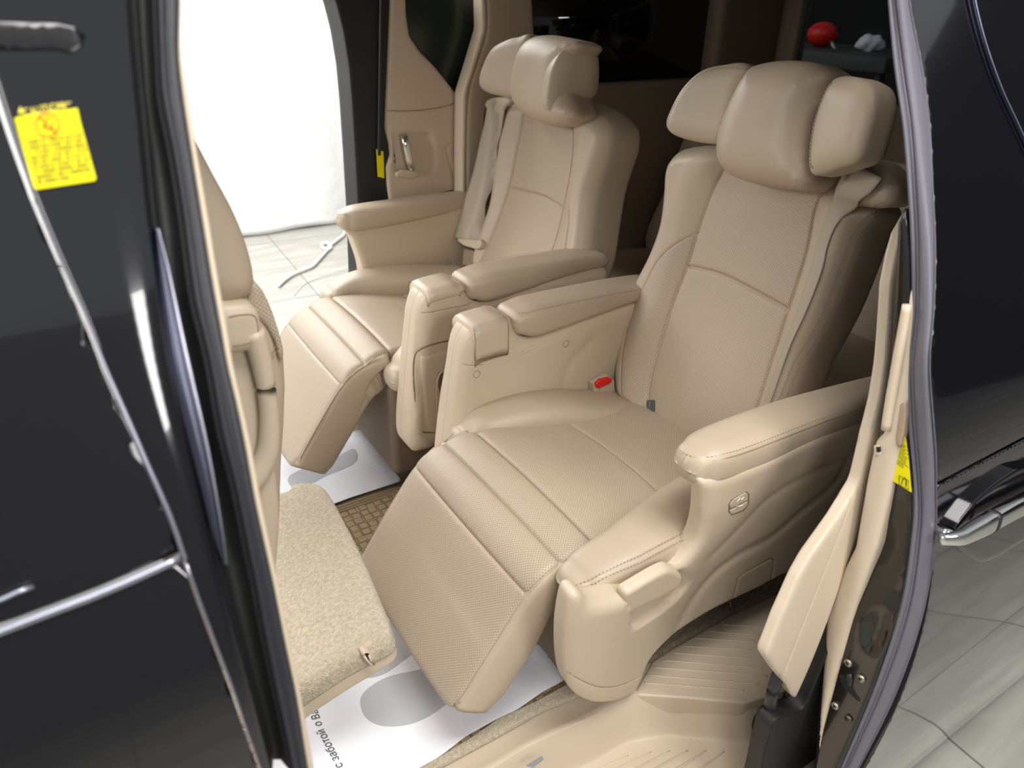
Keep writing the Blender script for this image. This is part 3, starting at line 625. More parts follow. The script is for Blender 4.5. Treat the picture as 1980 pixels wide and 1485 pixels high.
# ================================================================== the car
DSP = [(-.64, -.30), (-.672, -.1), (-.691, .127), (-.690, .375), (-.66, .676), (-.628, .837), (-.556, 1.042), (-.47, 1.227), (-.42, 1.346), (-.385, 1.45), (-.35, 1.55), (-.31, 1.64)]
DS = Spine(DSP, 'x', 1)                                         # skin of the opened sliding door
BK = Spine([(y+.08, z) for y, z in DSP], 'x', 1)                # skin of the body side
car = empty('car_body', (0, 0, 0), 'black van body around the open side doorway, with beige trim and grey rubber seals', 'car body')
def strip(name, L, R_, prof, m, parent, fr, h0=0, nrm=None, n=70, fr2=None, hl=0, hr=0):
    """loft between two pixel-traced edges; prof = [(u, lift)]"""
    def up(q):
        if q[0][1] != -30: return q
        k = 200/(q[1][1]-q[0][1]); return [(q[0][0]+(q[0][0]-q[1][0])*k, -230)]+list(q)
    L, R_ = up(L), up(R_)
    l = resample(cr(PX(fr, L, hl), 8), .01); r = resample(cr(PX(fr2 or fr, R_, hr), 8), .01)
    f = lambda q: np.stack([np.interp(np.linspace(0, 1, n), np.linspace(0, 1, len(q)), q[:, k]) for k in (0, 1)], 1)
    A = fr.map(f(l), hl); B = (fr2 or fr).map(f(r), hr)
    nn = (fr.map(f(l), .01)-fr.map(f(l), 0))/.01 if nrm is None else np.tile(np.array(nrm)/np.linalg.norm(nrm), (n, 1))
    return loft(name, [np.array([A[i]*(1-u)+B[i]*u+nn[i]*h for u, h in prof]) for i in range(n)], m, parent)
# ---- front edge of the doorway: painted pillar, seal and beige lip
LIPL = [(347, -30), (345, 60), (345, 110), (354, 189), (372, 306), (391, 424), (410, 542), (427, 636), (439, 705), (460, 795), (476, 874), (492, 964), (508, 1038), (529, 1134), (550, 1239), (573, 1350), (587, 1440), (597, 1500)]
LIPR = [(352, -30), (350, 60), (352, 110), (365, 189), (384, 306), (405, 424), (424, 542), (441, 636), (452, 705), (472, 795), (489, 874), (505, 964), (520, 1038), (540, 1134), (561, 1239), (584, 1350), (600, 1440), (611, 1500)]
RUBL = [(297, -30), (300, 60), (303, 110), (307, 189), (330, 306), (349, 424), (368, 566), (385, 640), (400, 700), (423, 832), (440, 900), (455, 964), (476, 1070), (490, 1134), (502, 1202), (529, 1334), (548, 1420), (565, 1500)]
strip('doorway_lip_trim', LIPL, LIPR, [(-.3, -.004), (0, .002), (.4, .004), (.8, .002), (1, -.004), (1.2, -.02), (.5, -.03), (-.3, -.02)], PLA, car, BK)
strip('doorway_seal', RUBL, LIPL, [(0, -.004), (.05, .004), (.16, .010), (.28, .011), (.40, .006), (.46, .0025), (.55, .004), (.9, .005), (.99, .002), (1, -.012), (0, -.02)], RUG if False else mat('charcoal_rubber', (.022, .022, .028), .42, bump=(500, .2, .001)), car, BK)
gapR = RUBL
PIR = [(258, -30), (268, 110), (280, 230), (296, 400), (315, 560), (335, 700), (362, 832), (392, 964), (420, 1080), (452, 1202), (488, 1334), (530, 1500)]
strip('pillar_groove', PIR, RUBL, [(0, 0), (.08, -.010), (.3, -.022), (.7, -.022), (.92, -.01), (1, .002), (1, -.03), (0, -.03)], BLM, car, BK)
DL = [(-60, 20), (28, 283), (66, 387), (118, 509), (165, 613), (203, 710), (238, 790), (286, 901), (328, 996), (358, 1082), (391, 1176), (423, 1261), (449, 1329), (476, 1409), (500, 1475), (520, 1530)]
PIL = [(-250, -230), (-90, -40)]+DL[1:]
strip('pillar_panel', PIL, PIR, [(0, -.012), (.012, -.002), (.02, .0008), (.024, .0012), (.03, .0013), (.06, .0014), (.5, .002), (.9, .0015), (.97, -.001), (1, -.010), (1, -.03), (0, -.03)], BLK, car, BK)
strip('pillar_highlight_strip', [(300, 440), (305, 520), (318, 640), (330, 720), (362, 850), (388, 950), (408, 1030), (430, 1088)], [(304, 440), (325, 520), (352, 640), (368, 720), (398, 850), (417, 950), (428, 1030), (436, 1090)],
      [(0, .0), (.15, .004), (.5, .006), (.85, .004), (1, .0), (1, -.012), (0, -.012)], mat('highlight_dark_metal', (.09, .095, .13), .3, metal=.9), car, BK)  # bluish metal strip stands in for a reflection on the curved glossy pillar
strip('pillar_highlight_edge', [(304, 445), (322, 520), (345, 640), (362, 720), (393, 850), (413, 950), (427, 1030), (435, 1085)], [(306, 445), (326, 520), (353, 640), (371, 720), (400, 850), (418, 950), (430, 1030), (437, 1088)],
      [(0, .004), (.5, .008), (1, .004), (1, -.002), (0, -.002)], mat('highlight_bright_metal', (.75, .75, .85), .3, metal=.9), car, BK)  # brightest rim of that pillar highlight, built as its own strip
# pressed recess high on the pillar
solid('pillar_recess', BK, [(-40, 45), (60, 43), (120, 45), (150, 55), (168, 75), (160, 90), (135, 105), (110, 98), (-40, 92)], mat('recess_black', (.002, .002, .003), .25), car, T=.001, r=.004, back=-.004, h=.002, extra=lambda a, b, d: .0025+0*a, smooth=True)
# ---- closed front door
fd = empty('front_door', (0, 0, 0), 'closed glossy black front door at the far left, with a bright belt moulding', 'car door')
X_L = -1.35
gl = [BK.at(x, y) for x, y in DL[:10]]
bl = [BK.at(x, y) for x, y in ((0, 1218), (180, 1150), (352, 1075))]
door_up = [(q[0]-.0022, q[1]) for q in gl]; belt = BK.at(352, 1075)
up_poly = [(X_L, bl[0][1]+.05)]+[(q[0], q[1]+.004) for q in bl]+[q for q in door_up[::-1] if q[1] > belt[1]+.01]+[(gl[0][0]-.01, BK.L[-1]-.02), (X_L, BK.L[-1]-.02)]
puff('door_window_panel', up_poly, BK, BLK, fd, T=.0002, r=.001, back=-.02, sp=.02, smooth=False)
dl2 = [(q[0]-.0022, q[1]) for q in [BK.at(x, y) for x, y in DL[9:]]]
lo_poly = [(X_L, 0), (dl2[-1][0], 0)]+dl2[::-1]+[(q[0], q[1]-.004) for q in bl[::-1]]+[(X_L, bl[0][1]+.042)]
puff('door_panel', lo_poly, BK, BLK, fd, T=.0002, r=.001, back=-.03, sp=.02, smooth=False)
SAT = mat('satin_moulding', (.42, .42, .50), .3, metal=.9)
q = [BK.at(x, y) for x, y in ((-60, 1243), (0, 1218), (100, 1180), (180, 1150), (270, 1112), (348, 1076))]
tube('belt_moulding', BK.map(resample(cr(q, 6), .01), .0045), .0026, SAT, fd, flat=1.3)
q = [BK.at(x, y) for x, y in DL[2:10]]; tube('door_edge_highlight', BK.map(resample(cr(q, 6), .01), .0015), [.0004, .0007, .0018, .0024, .0024], SAT, fd)  # bright tube imitates the highlight along the door's rear edge
q = [BK.at(x, y) for x, y in DL[10:]]; tube('door_edge_highlight', BK.map(resample(cr([BK.at(360, 1090)]+q, 6), .01), .0018), [.0016, .0014, .0010, .0005], SAT, fd)  # lower run of the edge highlight, thinning downward
q = [BK.at(x, y) for x, y in ((-60, 1172), (0, 1156), (40, 1138), (66, 1130))]; tube('window_line', BK.map(resample(cr(q, 6), .01), .005), .0018, SAT, fd)
# ---- caution label
def label_sheet(name, frame, quad, parent, m=YEL, h=.0012, mir=False):
    return mesh(name, frame.map(np.array(PX(frame, quad, 0, mir)), h), [tuple(range(len(quad)))], m, parent, smooth=False)
HL = .0045
lab = label_sheet('caution_label', BK, [(29, 232), (40, 228), (150, 212), (156, 240), (186, 347), (184, 352), (72, 369), (66, 366)], car, h=HL)
lab['label'] = 'yellow warning label with a crossed-out hand'
def lerpq(q, u, v): q = np.array(q, float); return tuple((q[0]*(1-u)+q[1]*u)*(1-v)+(q[3]*(1-u)+q[2]*u)*v)
Q = [(29, 231), (150, 212), (186, 350), (69, 368)]
rnd = random.Random(4)
def rows(parent, frame, Q, v0, v1, nrow, m, h, u0=.06, u1=.96, dens=.85, th=.55, mir=False):
    V = []; Fc = []
    for k in range(nrow):
        v = v0+(v1-v0)*(k+.5)/nrow; dv = (v1-v0)/nrow*th/2; u = u0; end = u1 if rnd.random() < .6 else u0+(u1-u0)*rnd.uniform(.5, .9)
        while u < end:
            w_ = rnd.uniform(.012, .03)
            if rnd.random() < dens:
                q = [lerpq(Q, u, v-dv), lerpq(Q, u+w_*.8, v-dv), lerpq(Q, u+w_*.8, v+dv), lerpq(Q, u, v+dv)]
                W = frame.map(np.array(PX(frame, q, 0, mir)), h); i = len(V); V += list(W); Fc.append((i, i+1, i+2, i+3))
            u += w_
    return mesh('label_print', V, Fc, m, parent, smooth=False)
rows(lab, BK, Q, .34, .95, 9, OLI, HL+.0004)
rows(lab, BK, Q, .318, .328, 1, OLI, HL+.0004, dens=1., th=1)
c0 = lerpq(Q, .47, .165); 
ring = [(c0[0]+23*math.cos(t), c0[1]+22*math.sin(t)) for t in np.linspace(0, 2*math.pi, 33)[:-1]]
tube('prohibition_ring', BK.map(np.array(PX(BK, ring)), HL+.0004), .0007, RIN, lab, closed=True, n=6)
tube('prohibition_bar', BK.map(np.array(PX(BK, [(c0[0]-16, c0[1]-15), (c0[0]+17, c0[1]+15)])), HL+.0004), .0008, RIN, lab, n=6)
hand = [(-3, -12), (4, -13), (9, -8), (11, 0), (8, 8), (2, 11), (-4, 9), (-10, 3), (-8, 1), (-3, 4), (-5, -5)]
tube('hand_symbol', BK.map(np.array(PX(BK, [(c0[0]+x, c0[1]+y) for x, y in hand])), HL+.0003), .0005, OLI, lab, closed=True, n=5)
b0 = BK.at(48, 226); b1 = BK.at(140, 209)
YIN = mat('yellow_ink', (.80, .68, .06), .5)
text('caution_heading', 'CAUTION', BK, (b0[0], b0[1]-.001), .0080, YIN, lab, ang=math.atan2(b1[1]-b0[1], b1[0]-b0[0]), h=HL, sx=.78)
rows(lab, BK, [(40, 214), (147, 198), (152, 212), (44, 229)], .75, 1.0, 1, YIN, HL, dens=.8, th=.9); rows(lab, BK, [(110, 203), (138, 199), (141, 208), (113, 212)], 0, 1, 2, YIN, HL, dens=.8, th=.7)
tri = [(36, 223), (48, 221), (40, 209)]; mesh('warning_triangle', BK.map(np.array(PX(BK, tri)), HL), [(0, 1, 2)], YIN, lab, smooth=False)

# ---- rear side of the doorway
band = [(1758, 405), (1734, 448), (1722, 491), (1711, 547), (1708, 599), (1700, 700), (1690, 765), (1683, 795), (1672, 837), (1651, 927), (1609, 996), (1556, 1070), (1535, 1107), (1500, 1185), (1471, 1260), (1492, 1292), (1513, 1318), (1522, 1338), (1530, 1345), (1555, 1290), (1590, 1202), (1632, 1080), (1663, 996), (1690, 880), (1709, 832), (1727, 720), (1745, 600), (1765, 440)]
cpi = resample(cr(PX(BK, [(1690, 800), (1665, 890), (1625, 1010), (1570, 1150), (1530, 1250), (1500, 1330)], -.03), 8), .01)
puff('pillar_trim', PX(BK, band, -.036), BK, PLA, car, T=.005, r=.012, back=-.042, sp=.012, smooth=False, extra=lambda a, b, d: -.03+0*a, grooves=[(cpi, .0008, .002)])
q = [BK.at(x, y, -.005) for x, y in ((1650, 1060), (1632, 1105), (1597, 1200), (1560, 1290), (1530, 1370), (1518, 1440), (1512, 1500))]
tube('doorway_seal', BK.map(resample(cr(q, 8), .01), -.045), .011, RUB, car)
puff('rear_body_flange', PX(BK, [(1720, 880), (1650, 1050), (1590, 1190), (1530, 1350), (1470, 1370), (1455, 1430), (1420, 1560), (1700, 1560), (1720, 1300), (1800, 900)], -.05), BK, BLM, car, T=.003, r=.01, back=-.02, sp=.02, smooth=False, extra=lambda a, b, d: -.055+0*a)
# ---- sill and step
EDG = np.array([P(x, y, 'z', -.02)[:2] for x, y in ((960, 1500), (1020, 1462), (1080, 1432), (1133, 1410), (1186, 1380), (1239, 1355), (1291, 1349), (1376, 1360), (1439, 1366), (1475, 1352), (1519, 1334))])
TOE = np.array([P(x, y, 'z', -.11)[:2] for x, y in ((1040, 1510), (1106, 1480), (1159, 1461), (1212, 1435), (1291, 1424), (1376, 1432), (1445, 1440), (1500, 1420))])
XS = np.arange(-.62, .475, .006); ye = np.interp(XS, EDG[:, 0], EDG[:, 1]); yt = np.interp(XS, TOE[:, 0], TOE[:, 1]); yt = np.minimum(yt, ye-.02)
for _ in range(4): ye[1:-1] = (ye[:-2]+2*ye[1:-1]+ye[2:])/4; yt[1:-1] = (yt[:-2]+2*yt[1:-1]+yt[2:])/4
V = []; nr = 34; inner = np.full(len(XS), -.19)
for i, x in enumerate(XS):
    ys = np.concatenate([np.linspace(inner[i], ye[i]+.008, 8)[:-1], np.linspace(ye[i]+.008, yt[i]-.008, 16), np.linspace(yt[i]-.008, -.60, 10)[1:]])
    for y in ys:
        t = np.clip((ye[i]+.008-y)/(ye[i]-yt[i]+.016), 0, 1); s_ = t*t*(3-2*t)
        lip = .008*math.exp(-((y-ye[i]-.012)/.008)**2)
        V.append((x, y, -.004-.098*s_+lip-.05*max(0, (yt[i]-y))))
k = len(V)//len(XS); Fc = [(i*k+j, i*k+j+1, (i+1)*k+j+1, (i+1)*k+j) for i in range(len(XS)-1) for j in range(k-1)]
stp = mesh('doorway_step', V, Fc, PLA, car)
bm = bmesh.new(); bm.from_mesh(stp.data); bmesh.ops.recalc_face_normals(bm, faces=bm.faces)
if sum(f.normal.z for f in bm.faces) < 0: bmesh.ops.reverse_faces(bm, faces=bm.faces)
r_ = bmesh.ops.extrude_edge_only(bm, edges=[e for e in bm.edges if e.is_boundary])
for v in [g for g in r_['geom'] if isinstance(g, bmesh.types.BMVert)]: v.co.z -= .12
bm.to_mesh(stp.data); bm.free(); stp.data.polygons.foreach_set('use_smooth', [True]*len(stp.data.polygons))
# wide part of the sill behind the seat
TP = Plane((0, 0, -.002), (1, 0, 0), (0, 1, 0))
puff('sill_plate', PX(TP, [(1225, 1345), (1262, 1280), (1307, 1252), (1408, 1193), (1497, 1151), (1512, 1142), (1500, 1190), (1473, 1258), (1500, 1300), (1521, 1336), (1439, 1362), (1330, 1352)]), TP, PLA, car, T=.004, r=.006, back=-.05, sp=.012, smooth=False)
for l, r in (((1397, 1210), (1490, 1215)), ((1371, 1223), (1468, 1231)), ((1344, 1236), (1461, 1244)), ((1323, 1252), (1450, 1259)), ((1302, 1265), (1453, 1276)), ((1281, 1279), (1474, 1295)), ((1262, 1293), (1484, 1310)), ((1252, 1308), (1466, 1326)), ((1245, 1323), (1439, 1338))):
    p = np.array(PX(TP, [l, r])); tube('sill_rib', TP.map(resample(p, .01), .0042), .0021, PLA, car, n=8)
LP = Plane((0, -.5, -.106), (1, 0, 0), (0, 1, 0))
for l, r in (((1130, 1500), (1215, 1462)), ((1165, 1500), (1260, 1455)), ((1205, 1500), (1295, 1453)), ((1245, 1500), (1330, 1452)), ((1290, 1500), (1365, 1452)), ((1335, 1500), (1400, 1454))):
    p = np.array(PX(LP, [l, r])); tube('step_rib', LP.map(resample(p, .01), .002), .0015, PLA, car, n=8)
label_sheet('reflective_sticker', TP, [(1016, 1485), (1048, 1466), (1051, 1474), (1030, 1490)], car, mat('silver_foil', (.45, .44, .45), .4, metal=.5), h=.008)
# ---- dark corner with the cable
boxm('body_sill', (-1.2, -.60, -.34), (2.2, -.46, -.235), BLM, car, .02)
SCN = Plane((.30, -.5, -.1), (1, -.45, 0), (0, 0, 1))
corner = puff('rail_cover', PX(Plane((.36, -.47, 0), (1, -.5, 0), (0, 0, 1)), [(1446, 1440), (1452, 1400), (1470, 1382), (1500, 1376), (1522, 1384), (1535, 1420), (1530, 1500), (1440, 1500), (1462, 1455)]), Plane((.36, -.47, 0), (1, -.5, 0), (0, 0, 1)), BLM, car, T=.012, r=.012, back=-.03, sp=.007)[0]
cb = Plane((.36, -.49, 0), (1, -.3, 0), (0, 0, 1))
p = resample(cr(PX(cb, [(1482, 1392), (1500, 1402), (1525, 1416), (1555, 1422), (1585, 1422), (1610, 1418)], .02), 8), .0012)
n_ = len(p); tube('corrugated_cable', cb.map(p, .03), np.array([.0075+.0016*(i % 4 < 2) for i in range(n_)]), RUB, car)
for q in (((1450, 1460), (1500, 1440), (1560, 1460)), ((1470, 1490), (1530, 1455), (1600, 1490))):
    pp = Plane((.34, -.48, 0), (1, -.3, 0), (0, 0, 1)); tube('rail_bracket', pp.map(resample(cr(PX(pp, q), 6), .01), .0), .008, RUB, car)

# ---- sliding door, slid open beside the body
sd = empty('sliding_door', (0, 0, 0), 'open black sliding door on the near side, with beige lining, grey seal and chrome handle', 'car door', )
EX = Plane((.27, 0, 0), (0, -1, 0), (0, 0, 1))
SL = [(1716, -30), (1717, 8), (1729, 133), (1745, 243), (1755, 364), (1761, 485), (1762, 600), (1752, 700), (1754, 806), (1767, 954), (1762, 1044), (1741, 1176), (1688, 1334), (1624, 1485), (1600, 1540)]
SR = [(1757, -30), (1761, 8), (1785, 133), (1799, 243), (1805, 364), (1810, 485), (1807, 600), (1799, 700), (1806, 806), (1812, 930), (1810, 1030), (1788, 1176), (1733, 1340), (1661, 1485), (1636, 1540)]
strip('door_seal', SL, SR, [(0, 0), (.03, .006), (.10, .008), (.17, .006), (.20, .002), (.24, .006), (.29, .007), (.33, .004), (.36, .010), (.45, .013), (.65, .014), (.84, .011), (.90, .004), (.94, .003), (.97, .006), (1, .004), (1, -.012), (0, -.012)], RUG, sd, EX, nrm=(-.85, -.5, .1), n=140, fr2=DS)
ep = [(1738, 430), (1730, 600), (1725, 700), (1700, 860), (1680, 930), (1650, 1050), (1600, 1180), (1590, 1281), (1578, 1460), (1560, 1560), (1596, 1545), (1626, 1485), (1690, 1334), (1743, 1176), (1764, 1044), (1769, 954), (1756, 806), (1754, 700), (1763, 600), (1762, 485), (1752, 400)]
hole1 = EX.at(1693, 1225); hole2 = EX.at(1705, 1060)
def epx(a, b, d):
    r1 = ((a-hole1[0])/.018)**2+((b-hole1[1])/.040)**2; r2 = ((a-hole2[0])/.014)**2+((b-hole2[1])/.045)**2
    return -.008*np.exp(-r1**2)-.006*np.exp(-r2**2)-.010*np.clip((b-.42)/.1, 0, 1)*np.clip((.75-b)/.1, 0, 1)
puff('door_edge_panel', PX(EX, ep), EX, BLI, sd, T=.004, r=.008, back=-.05, sp=.010, smooth=False, extra=epx)
trim = [(1757, 560), (1745, 640), (1734, 690), (1720, 760), (1712, 800), (1706, 838), (1693, 850), (1687, 866), (1675, 922), (1651, 1059), (1630, 1102), (1597, 1186), (1590, 1281), (1583, 1380), (1579, 1456), (1587, 1414), (1619, 1292), (1651, 1176), (1693, 1059), (1720, 948), (1744, 840), (1752, 795), (1757, 700), (1762, 600)]
puff('door_lining', PX(EX, trim, .012), EX, PLA, sd, T=.010, r=.016, back=-.03, sp=.008, smooth=False, extra=lambda a, b, d: .004+0*a)
tube('grab_handle', EX.map(resample(cr(PX(EX, [(1750, 590), (1739, 660), (1727, 730), (1716, 790), (1709, 832)], .02), 8), .01), .016), [.006, .0075, .0075, .0065], PLA, sd)
solid('pull_cup', EX, [(1741, 782), (1751, 776), (1752, 800), (1746, 842), (1739, 866), (1732, 850)], mat('cup_beige_shade', (.36, .27, .18), .55), sd, T=.001, r=.003, back=-.004, sp=.005, h=.014, extra=lambda a, b, d: .0135+0*a)
hc = solid('screw_cover', EX, [(1689, 862), (1700, 860), (1704, 880), (1692, 884)], PLA, sd, T=.002, r=.003, back=-.004, sp=.004, h=.014, extra=lambda a, b, d: .0135+0*a)
solid('screw_hole', EX, [(1694, 864), (1701, 864), (1702, 874), (1695, 875)], BLM, hc, T=.0005, r=.001, back=-.002, sp=.003, h=.016, extra=lambda a, b, d: .016+0*a)
for x, y, m_ in ((1644, 1279, STL), (1669, 1309, STL), (1619, 1362, STL), (1644, 1387, mat('dull_bolt', (.10, .085, .05), .4, metal=.6))):
    c = EX.at(x, y); P3 = EX.map(np.array([c]), .004)[0]
    b_ = tube('bolt', [P3, P3+np.array([-.004, 0, 0])], .0068, m_, sd, n=20, up=(0, 1, 0)); tube('bolt_socket', [P3+np.array([-.0045, 0, 0]), P3+np.array([-.0036, 0, 0])], .003, BLM, b_, n=6, up=(0, 1, 0))
solid('latch_slot', EX, [(1622, 1306), (1628, 1303), (1638, 1318), (1650, 1326), (1656, 1340), (1664, 1350), (1663, 1358), (1654, 1352), (1640, 1338), (1628, 1322)], BLM, sd, T=.001, r=.002, back=-.003, sp=.004, h=.004, extra=lambda a, b, d: .004+0*a)
solid('latch_claw', EX, [(1638, 1302), (1645, 1303), (1650, 1314), (1647, 1330), (1640, 1322), (1635, 1310)], RUB, sd, T=.004, r=.003, back=-.003, sp=.004, h=.005, extra=lambda a, b, d: .005+0*a)
yl = label_sheet('warning_label', EX, [(1754, 824), (1762, 880), (1768, 950), (1727, 925), (1740, 875)], sd, h=.0065); yl['label'] = 'yellow sliding door warning label'
Q2 = [(1756, 828), (1778, 838), (1768, 948), (1729, 924)]
Q3 = [(1748, 850), (1761, 858), (1767, 925), (1733, 905)]
rows(yl, EX, Q3, .05, .8, 14, INK, .0072, u0=.08, u1=.95, dens=.85, th=.4)
hq = [(1745, 918), (1747, 922), (1746, 938), (1761, 945), (1764, 930), (1747, 920)]
tube('door_symbol', EX.map(np.array(PX(EX, [(1744, 917), (1762, 926), (1762, 944), (1744, 934), (1744, 917)])), .0072), .0004, INK, yl, n=5)
tube('headphone_symbol', EX.map(np.array(PX(EX, [(1749, 933), (1751, 924), (1755, 921), (1758, 927), (1757, 938)])), .0072), .0007, INK, yl, n=5)
# outer skin
se = [(q[0]-.001, q[1]) for q in resample(cr([DS.at(x, y) for x, y in [(1716, -230)]+SR], 8), .012)]
bz = DS.at(1815, 935); b2 = DS.at(1980, 848)
low = [(q[0], q[1]) for q in se if q[1] < bz[1]-.006]
DW = 2.35
puff('door_skin', [(DW, b2[1]-.003)]+[(bz[0]-.004, bz[1]-.002)]+low[::1]+[(low[-1][0]-.03, .02), (DW, .02)], DS, BLK, sd, T=.0002, r=.001, back=-.003, sp=.012, rb=.0005, smooth=False, extra=lambda a, b, d: .010*np.sin(np.clip((b-.1)/.8, 0, 1)*math.pi))
upq = [(q[0], q[1]) for q in se if q[1] > bz[1]+.006]
puff('door_window', [(bz[0]-.004, bz[1]+.004), (DW, b2[1]+.003), (DW, DS.L[-1]-.02)]+upq, DS, BLK, sd, T=.0002, r=.001, back=-.003, sp=.012, rb=.0005, smooth=False)
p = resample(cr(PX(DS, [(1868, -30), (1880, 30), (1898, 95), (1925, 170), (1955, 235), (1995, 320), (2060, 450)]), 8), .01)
tube('window_line', DS.map(p, .004), .0024, mat('midnight_blue_line', (.015, .015, .04), .15, metal=.6), sd)  # thin dark blue line across the upper door
tube('window_line', DS.map(p+np.array([.008, 0]), .004), .0009, SAT, sd)  # thinner satin line beside the blue one
# door handle
hb = puff('handle_bowl', PX(DS, [(1842, 1040), (1872, 985), (1905, 950), (1945, 920), (1985, 902), (2060, 900), (2100, 950), (2060, 1010), (1980, 1045), (1930, 1075), (1890, 1085)], .012), DS, mat('bowl_black', (.003, .003, .004), .15, coat=.6), sd, T=.002, r=.01, back=-.004, sp=.01, extra=lambda a, b, d: .012+.0*a)[0]
p = resample(cr(PX(DS, [(1838, 1052), (1865, 1037), (1900, 1018), (1950, 990), (2010, 960), (2080, 925)], .035), 8), .008)
W = DS.map(p, .034); W[:4] -= (DS.map(p[:4], .034)-DS.map(p[:4], .020))*np.array([1, .7, .4, .15])[:, None]
hd = tube('door_handle', W, np.array([.008, .0135, .016, .0165, .0165, .017, .017, .017, .017, .017]), CHR, sd, n=24, flat=.72, e=3.4, up=tuple(DS.map(p[:1], 1)[0]-DS.map(p[:1], 0)[0]))
i0 = max(3, int(len(p)*.28)); tube('handle_joint', W[i0:i0+2], .0172, RUB, hd, n=24, flat=.73, e=3.4, up=tuple(DS.map(p[:1], 1)[0]-DS.map(p[:1], 0)[0]))
tube('handle_mount', [DS.map(p[3:4], .03)[0], DS.map(p[3:4], .0)[0]], .008, CHR, sd)

# ---- far side of the car
FY = Plane((0, 1.34, 0), (1, 0, 0), (0, 0, 1))
fdm = empty('sliding_door', (0, 0, 0), 'far sliding door with beige lining, chrome inner handle and dark window, slid open', 'car door')
solid('door_edge_panel', FY, [(640, -20), (650, 0), (665, 60), (676, 130), (682, 200), (688, 300), (694, 420), (698, 560), (760, 620), (770, 400), (760, 200), (775, -20)], BLM, fdm, T=.003, r=.01, back=-.10, sp=.02, h=.02, extra=lambda a, b, d: .016+0*a)
tube('door_seal', FY.map(resample(cr(PX(FY, [(737, -20), (735, 120), (733, 260), (733, 300)], .03), 8), .02), .03), .006, RUB, fdm)
gw = [(784, -20), (786, 30), (792, 70), (812, 100), (840, 128), (888, 187), (905, 172), (922, 130), (934, 90), (934, -20)]
trp = [(757, -20), (752, 100), (747, 215), (746, 250), (753, 278), (755, 300), (748, 325), (750, 360), (757, 410), (770, 470), (960, 470), (960, 190), (888, 188), (840, 128), (812, 100), (792, 70), (786, 30), (784, -20)]
ln_ = resample(cr(PX(FY, [(748, 214), (800, 214), (850, 208), (890, 196)], .03), 6), .01)
ln2 = resample(cr(PX(FY, [(888, 275), (868, 280), (864, 290), (880, 350), (885, 362)], .03), 6), .01)
reh = np.array(PX(FY, [(760, 262), (770, 257), (825, 255), (836, 262), (842, 300), (838, 335), (800, 338), (764, 335)], .03)); reh = resample(cr(reh, 6, True), .006, True)
def fx(a, b, d):
    p_ = np.stack([a, b], 1); dd = segdist(p_, reh, True); return .025-np.where(inside(p_, reh), .014*np.clip(dd/.01, 0, 1), 0)
puff('door_lining', PX(FY, trp, .03), FY, PLA, fdm, T=.006, r=.012, back=-.05, sp=.011, smooth=False, extra=fx, grooves=[(ln_, .002, .003), (ln2, .002, .004)])
line('shut_line', FY, lambda p: np.full(len(p), .0305), ln_, SEAM, fdm, rad=.001)
solid('door_window', FY, [(770, -20), (780, 80), (830, 140), (895, 200), (950, 190), (950, -20)], mat('tinted_window', (.028, .038, .035), .2, spec=.5), fdm, T=.001, r=.004, back=-.006, sp=.03)
solid('speaker_grille', FY, [(797, 399), (806, 388), (830, 378), (860, 370), (900, 362), (900, 410), (797, 410)], BLM, fdm, T=.003, r=.006, back=-.006, sp=.012, h=.03, extra=lambda a, b, d: .032+0*a)
q = FY.map(np.array(PX(FY, [(782, 262), (786, 285), (791, 308), (796, 328)], .04)), .036); h_ = tube('inner_handle', q, .0125, CHR, fdm, e=3, n=16)
solid('handle_ledge', FY, [(763, 334), (775, 328), (806, 330), (810, 340), (795, 346), (766, 343)], PLA, fdm, T=.008, r=.005, back=-.01, sp=.006, h=.03, extra=lambda a, b, d: .028+0*a)
yl2 = label_sheet('warning_label', FY, [(720, 285), (734, 290), (736, 341), (723, 338)], fdm, h=.0315); yl2['label'] = 'yellow warning label on the black door edge'
tube('latch_rod', FY.map(np.array(PX(FY, [(728, 470), (732, 500), (728, 530)], .03)), .03), .012, RUB, fdm)
tube('latch_pin', FY.map(np.array(PX(FY, [(727, 513), (733, 512)], .05)), .05), .005, STL, fdm)
# far pillar trim, quarter panel and glass
FC = Plane((0, 1.25, 0), (1, 0, 0), (0, 0, 1))
fg = resample(cr(PX(FC, [(938, -20), (940, 57), (921, 124), (904, 185), (900, 300), (900, 395)]), 6), .012)
solid('pillar_trim', FC, [(930, -20), (931, 57), (911, 124), (893, 181), (891, 300), (891, 400), (890, 560), (1150, 560), (1150, 200), (1040, 200), (1032, 70), (1026, -20)], PLA, car, T=.008, r=.012, back=-.05, sp=.015, grooves=[(fg, .004, .004)])
q = PX(FC, [(912, -20), (915, 40)]); 
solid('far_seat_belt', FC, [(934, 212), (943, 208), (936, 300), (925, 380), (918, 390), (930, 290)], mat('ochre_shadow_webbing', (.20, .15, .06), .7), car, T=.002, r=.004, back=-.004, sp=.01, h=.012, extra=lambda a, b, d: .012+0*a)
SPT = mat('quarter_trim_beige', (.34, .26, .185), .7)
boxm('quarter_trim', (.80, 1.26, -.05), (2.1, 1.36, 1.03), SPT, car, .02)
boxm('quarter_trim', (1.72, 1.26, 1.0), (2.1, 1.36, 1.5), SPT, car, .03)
boxm('quarter_glass', (.7, 1.335, .95), (1.80, 1.342, 1.5), GLS, car, 0)
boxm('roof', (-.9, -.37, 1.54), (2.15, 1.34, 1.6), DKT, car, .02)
boxm('cabin_floor', (-1.3, -.205, -.06), (2.15, 1.28, 0), mat('brown_floor', (.16, .115, .07), .8, bump=(200, .4, .003)), car, .0)
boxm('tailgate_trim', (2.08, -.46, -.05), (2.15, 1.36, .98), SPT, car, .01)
boxm('tailgate_pillar', (2.08, 1.17, .95), (2.15, 1.36, 1.5), SPT, car, .01)
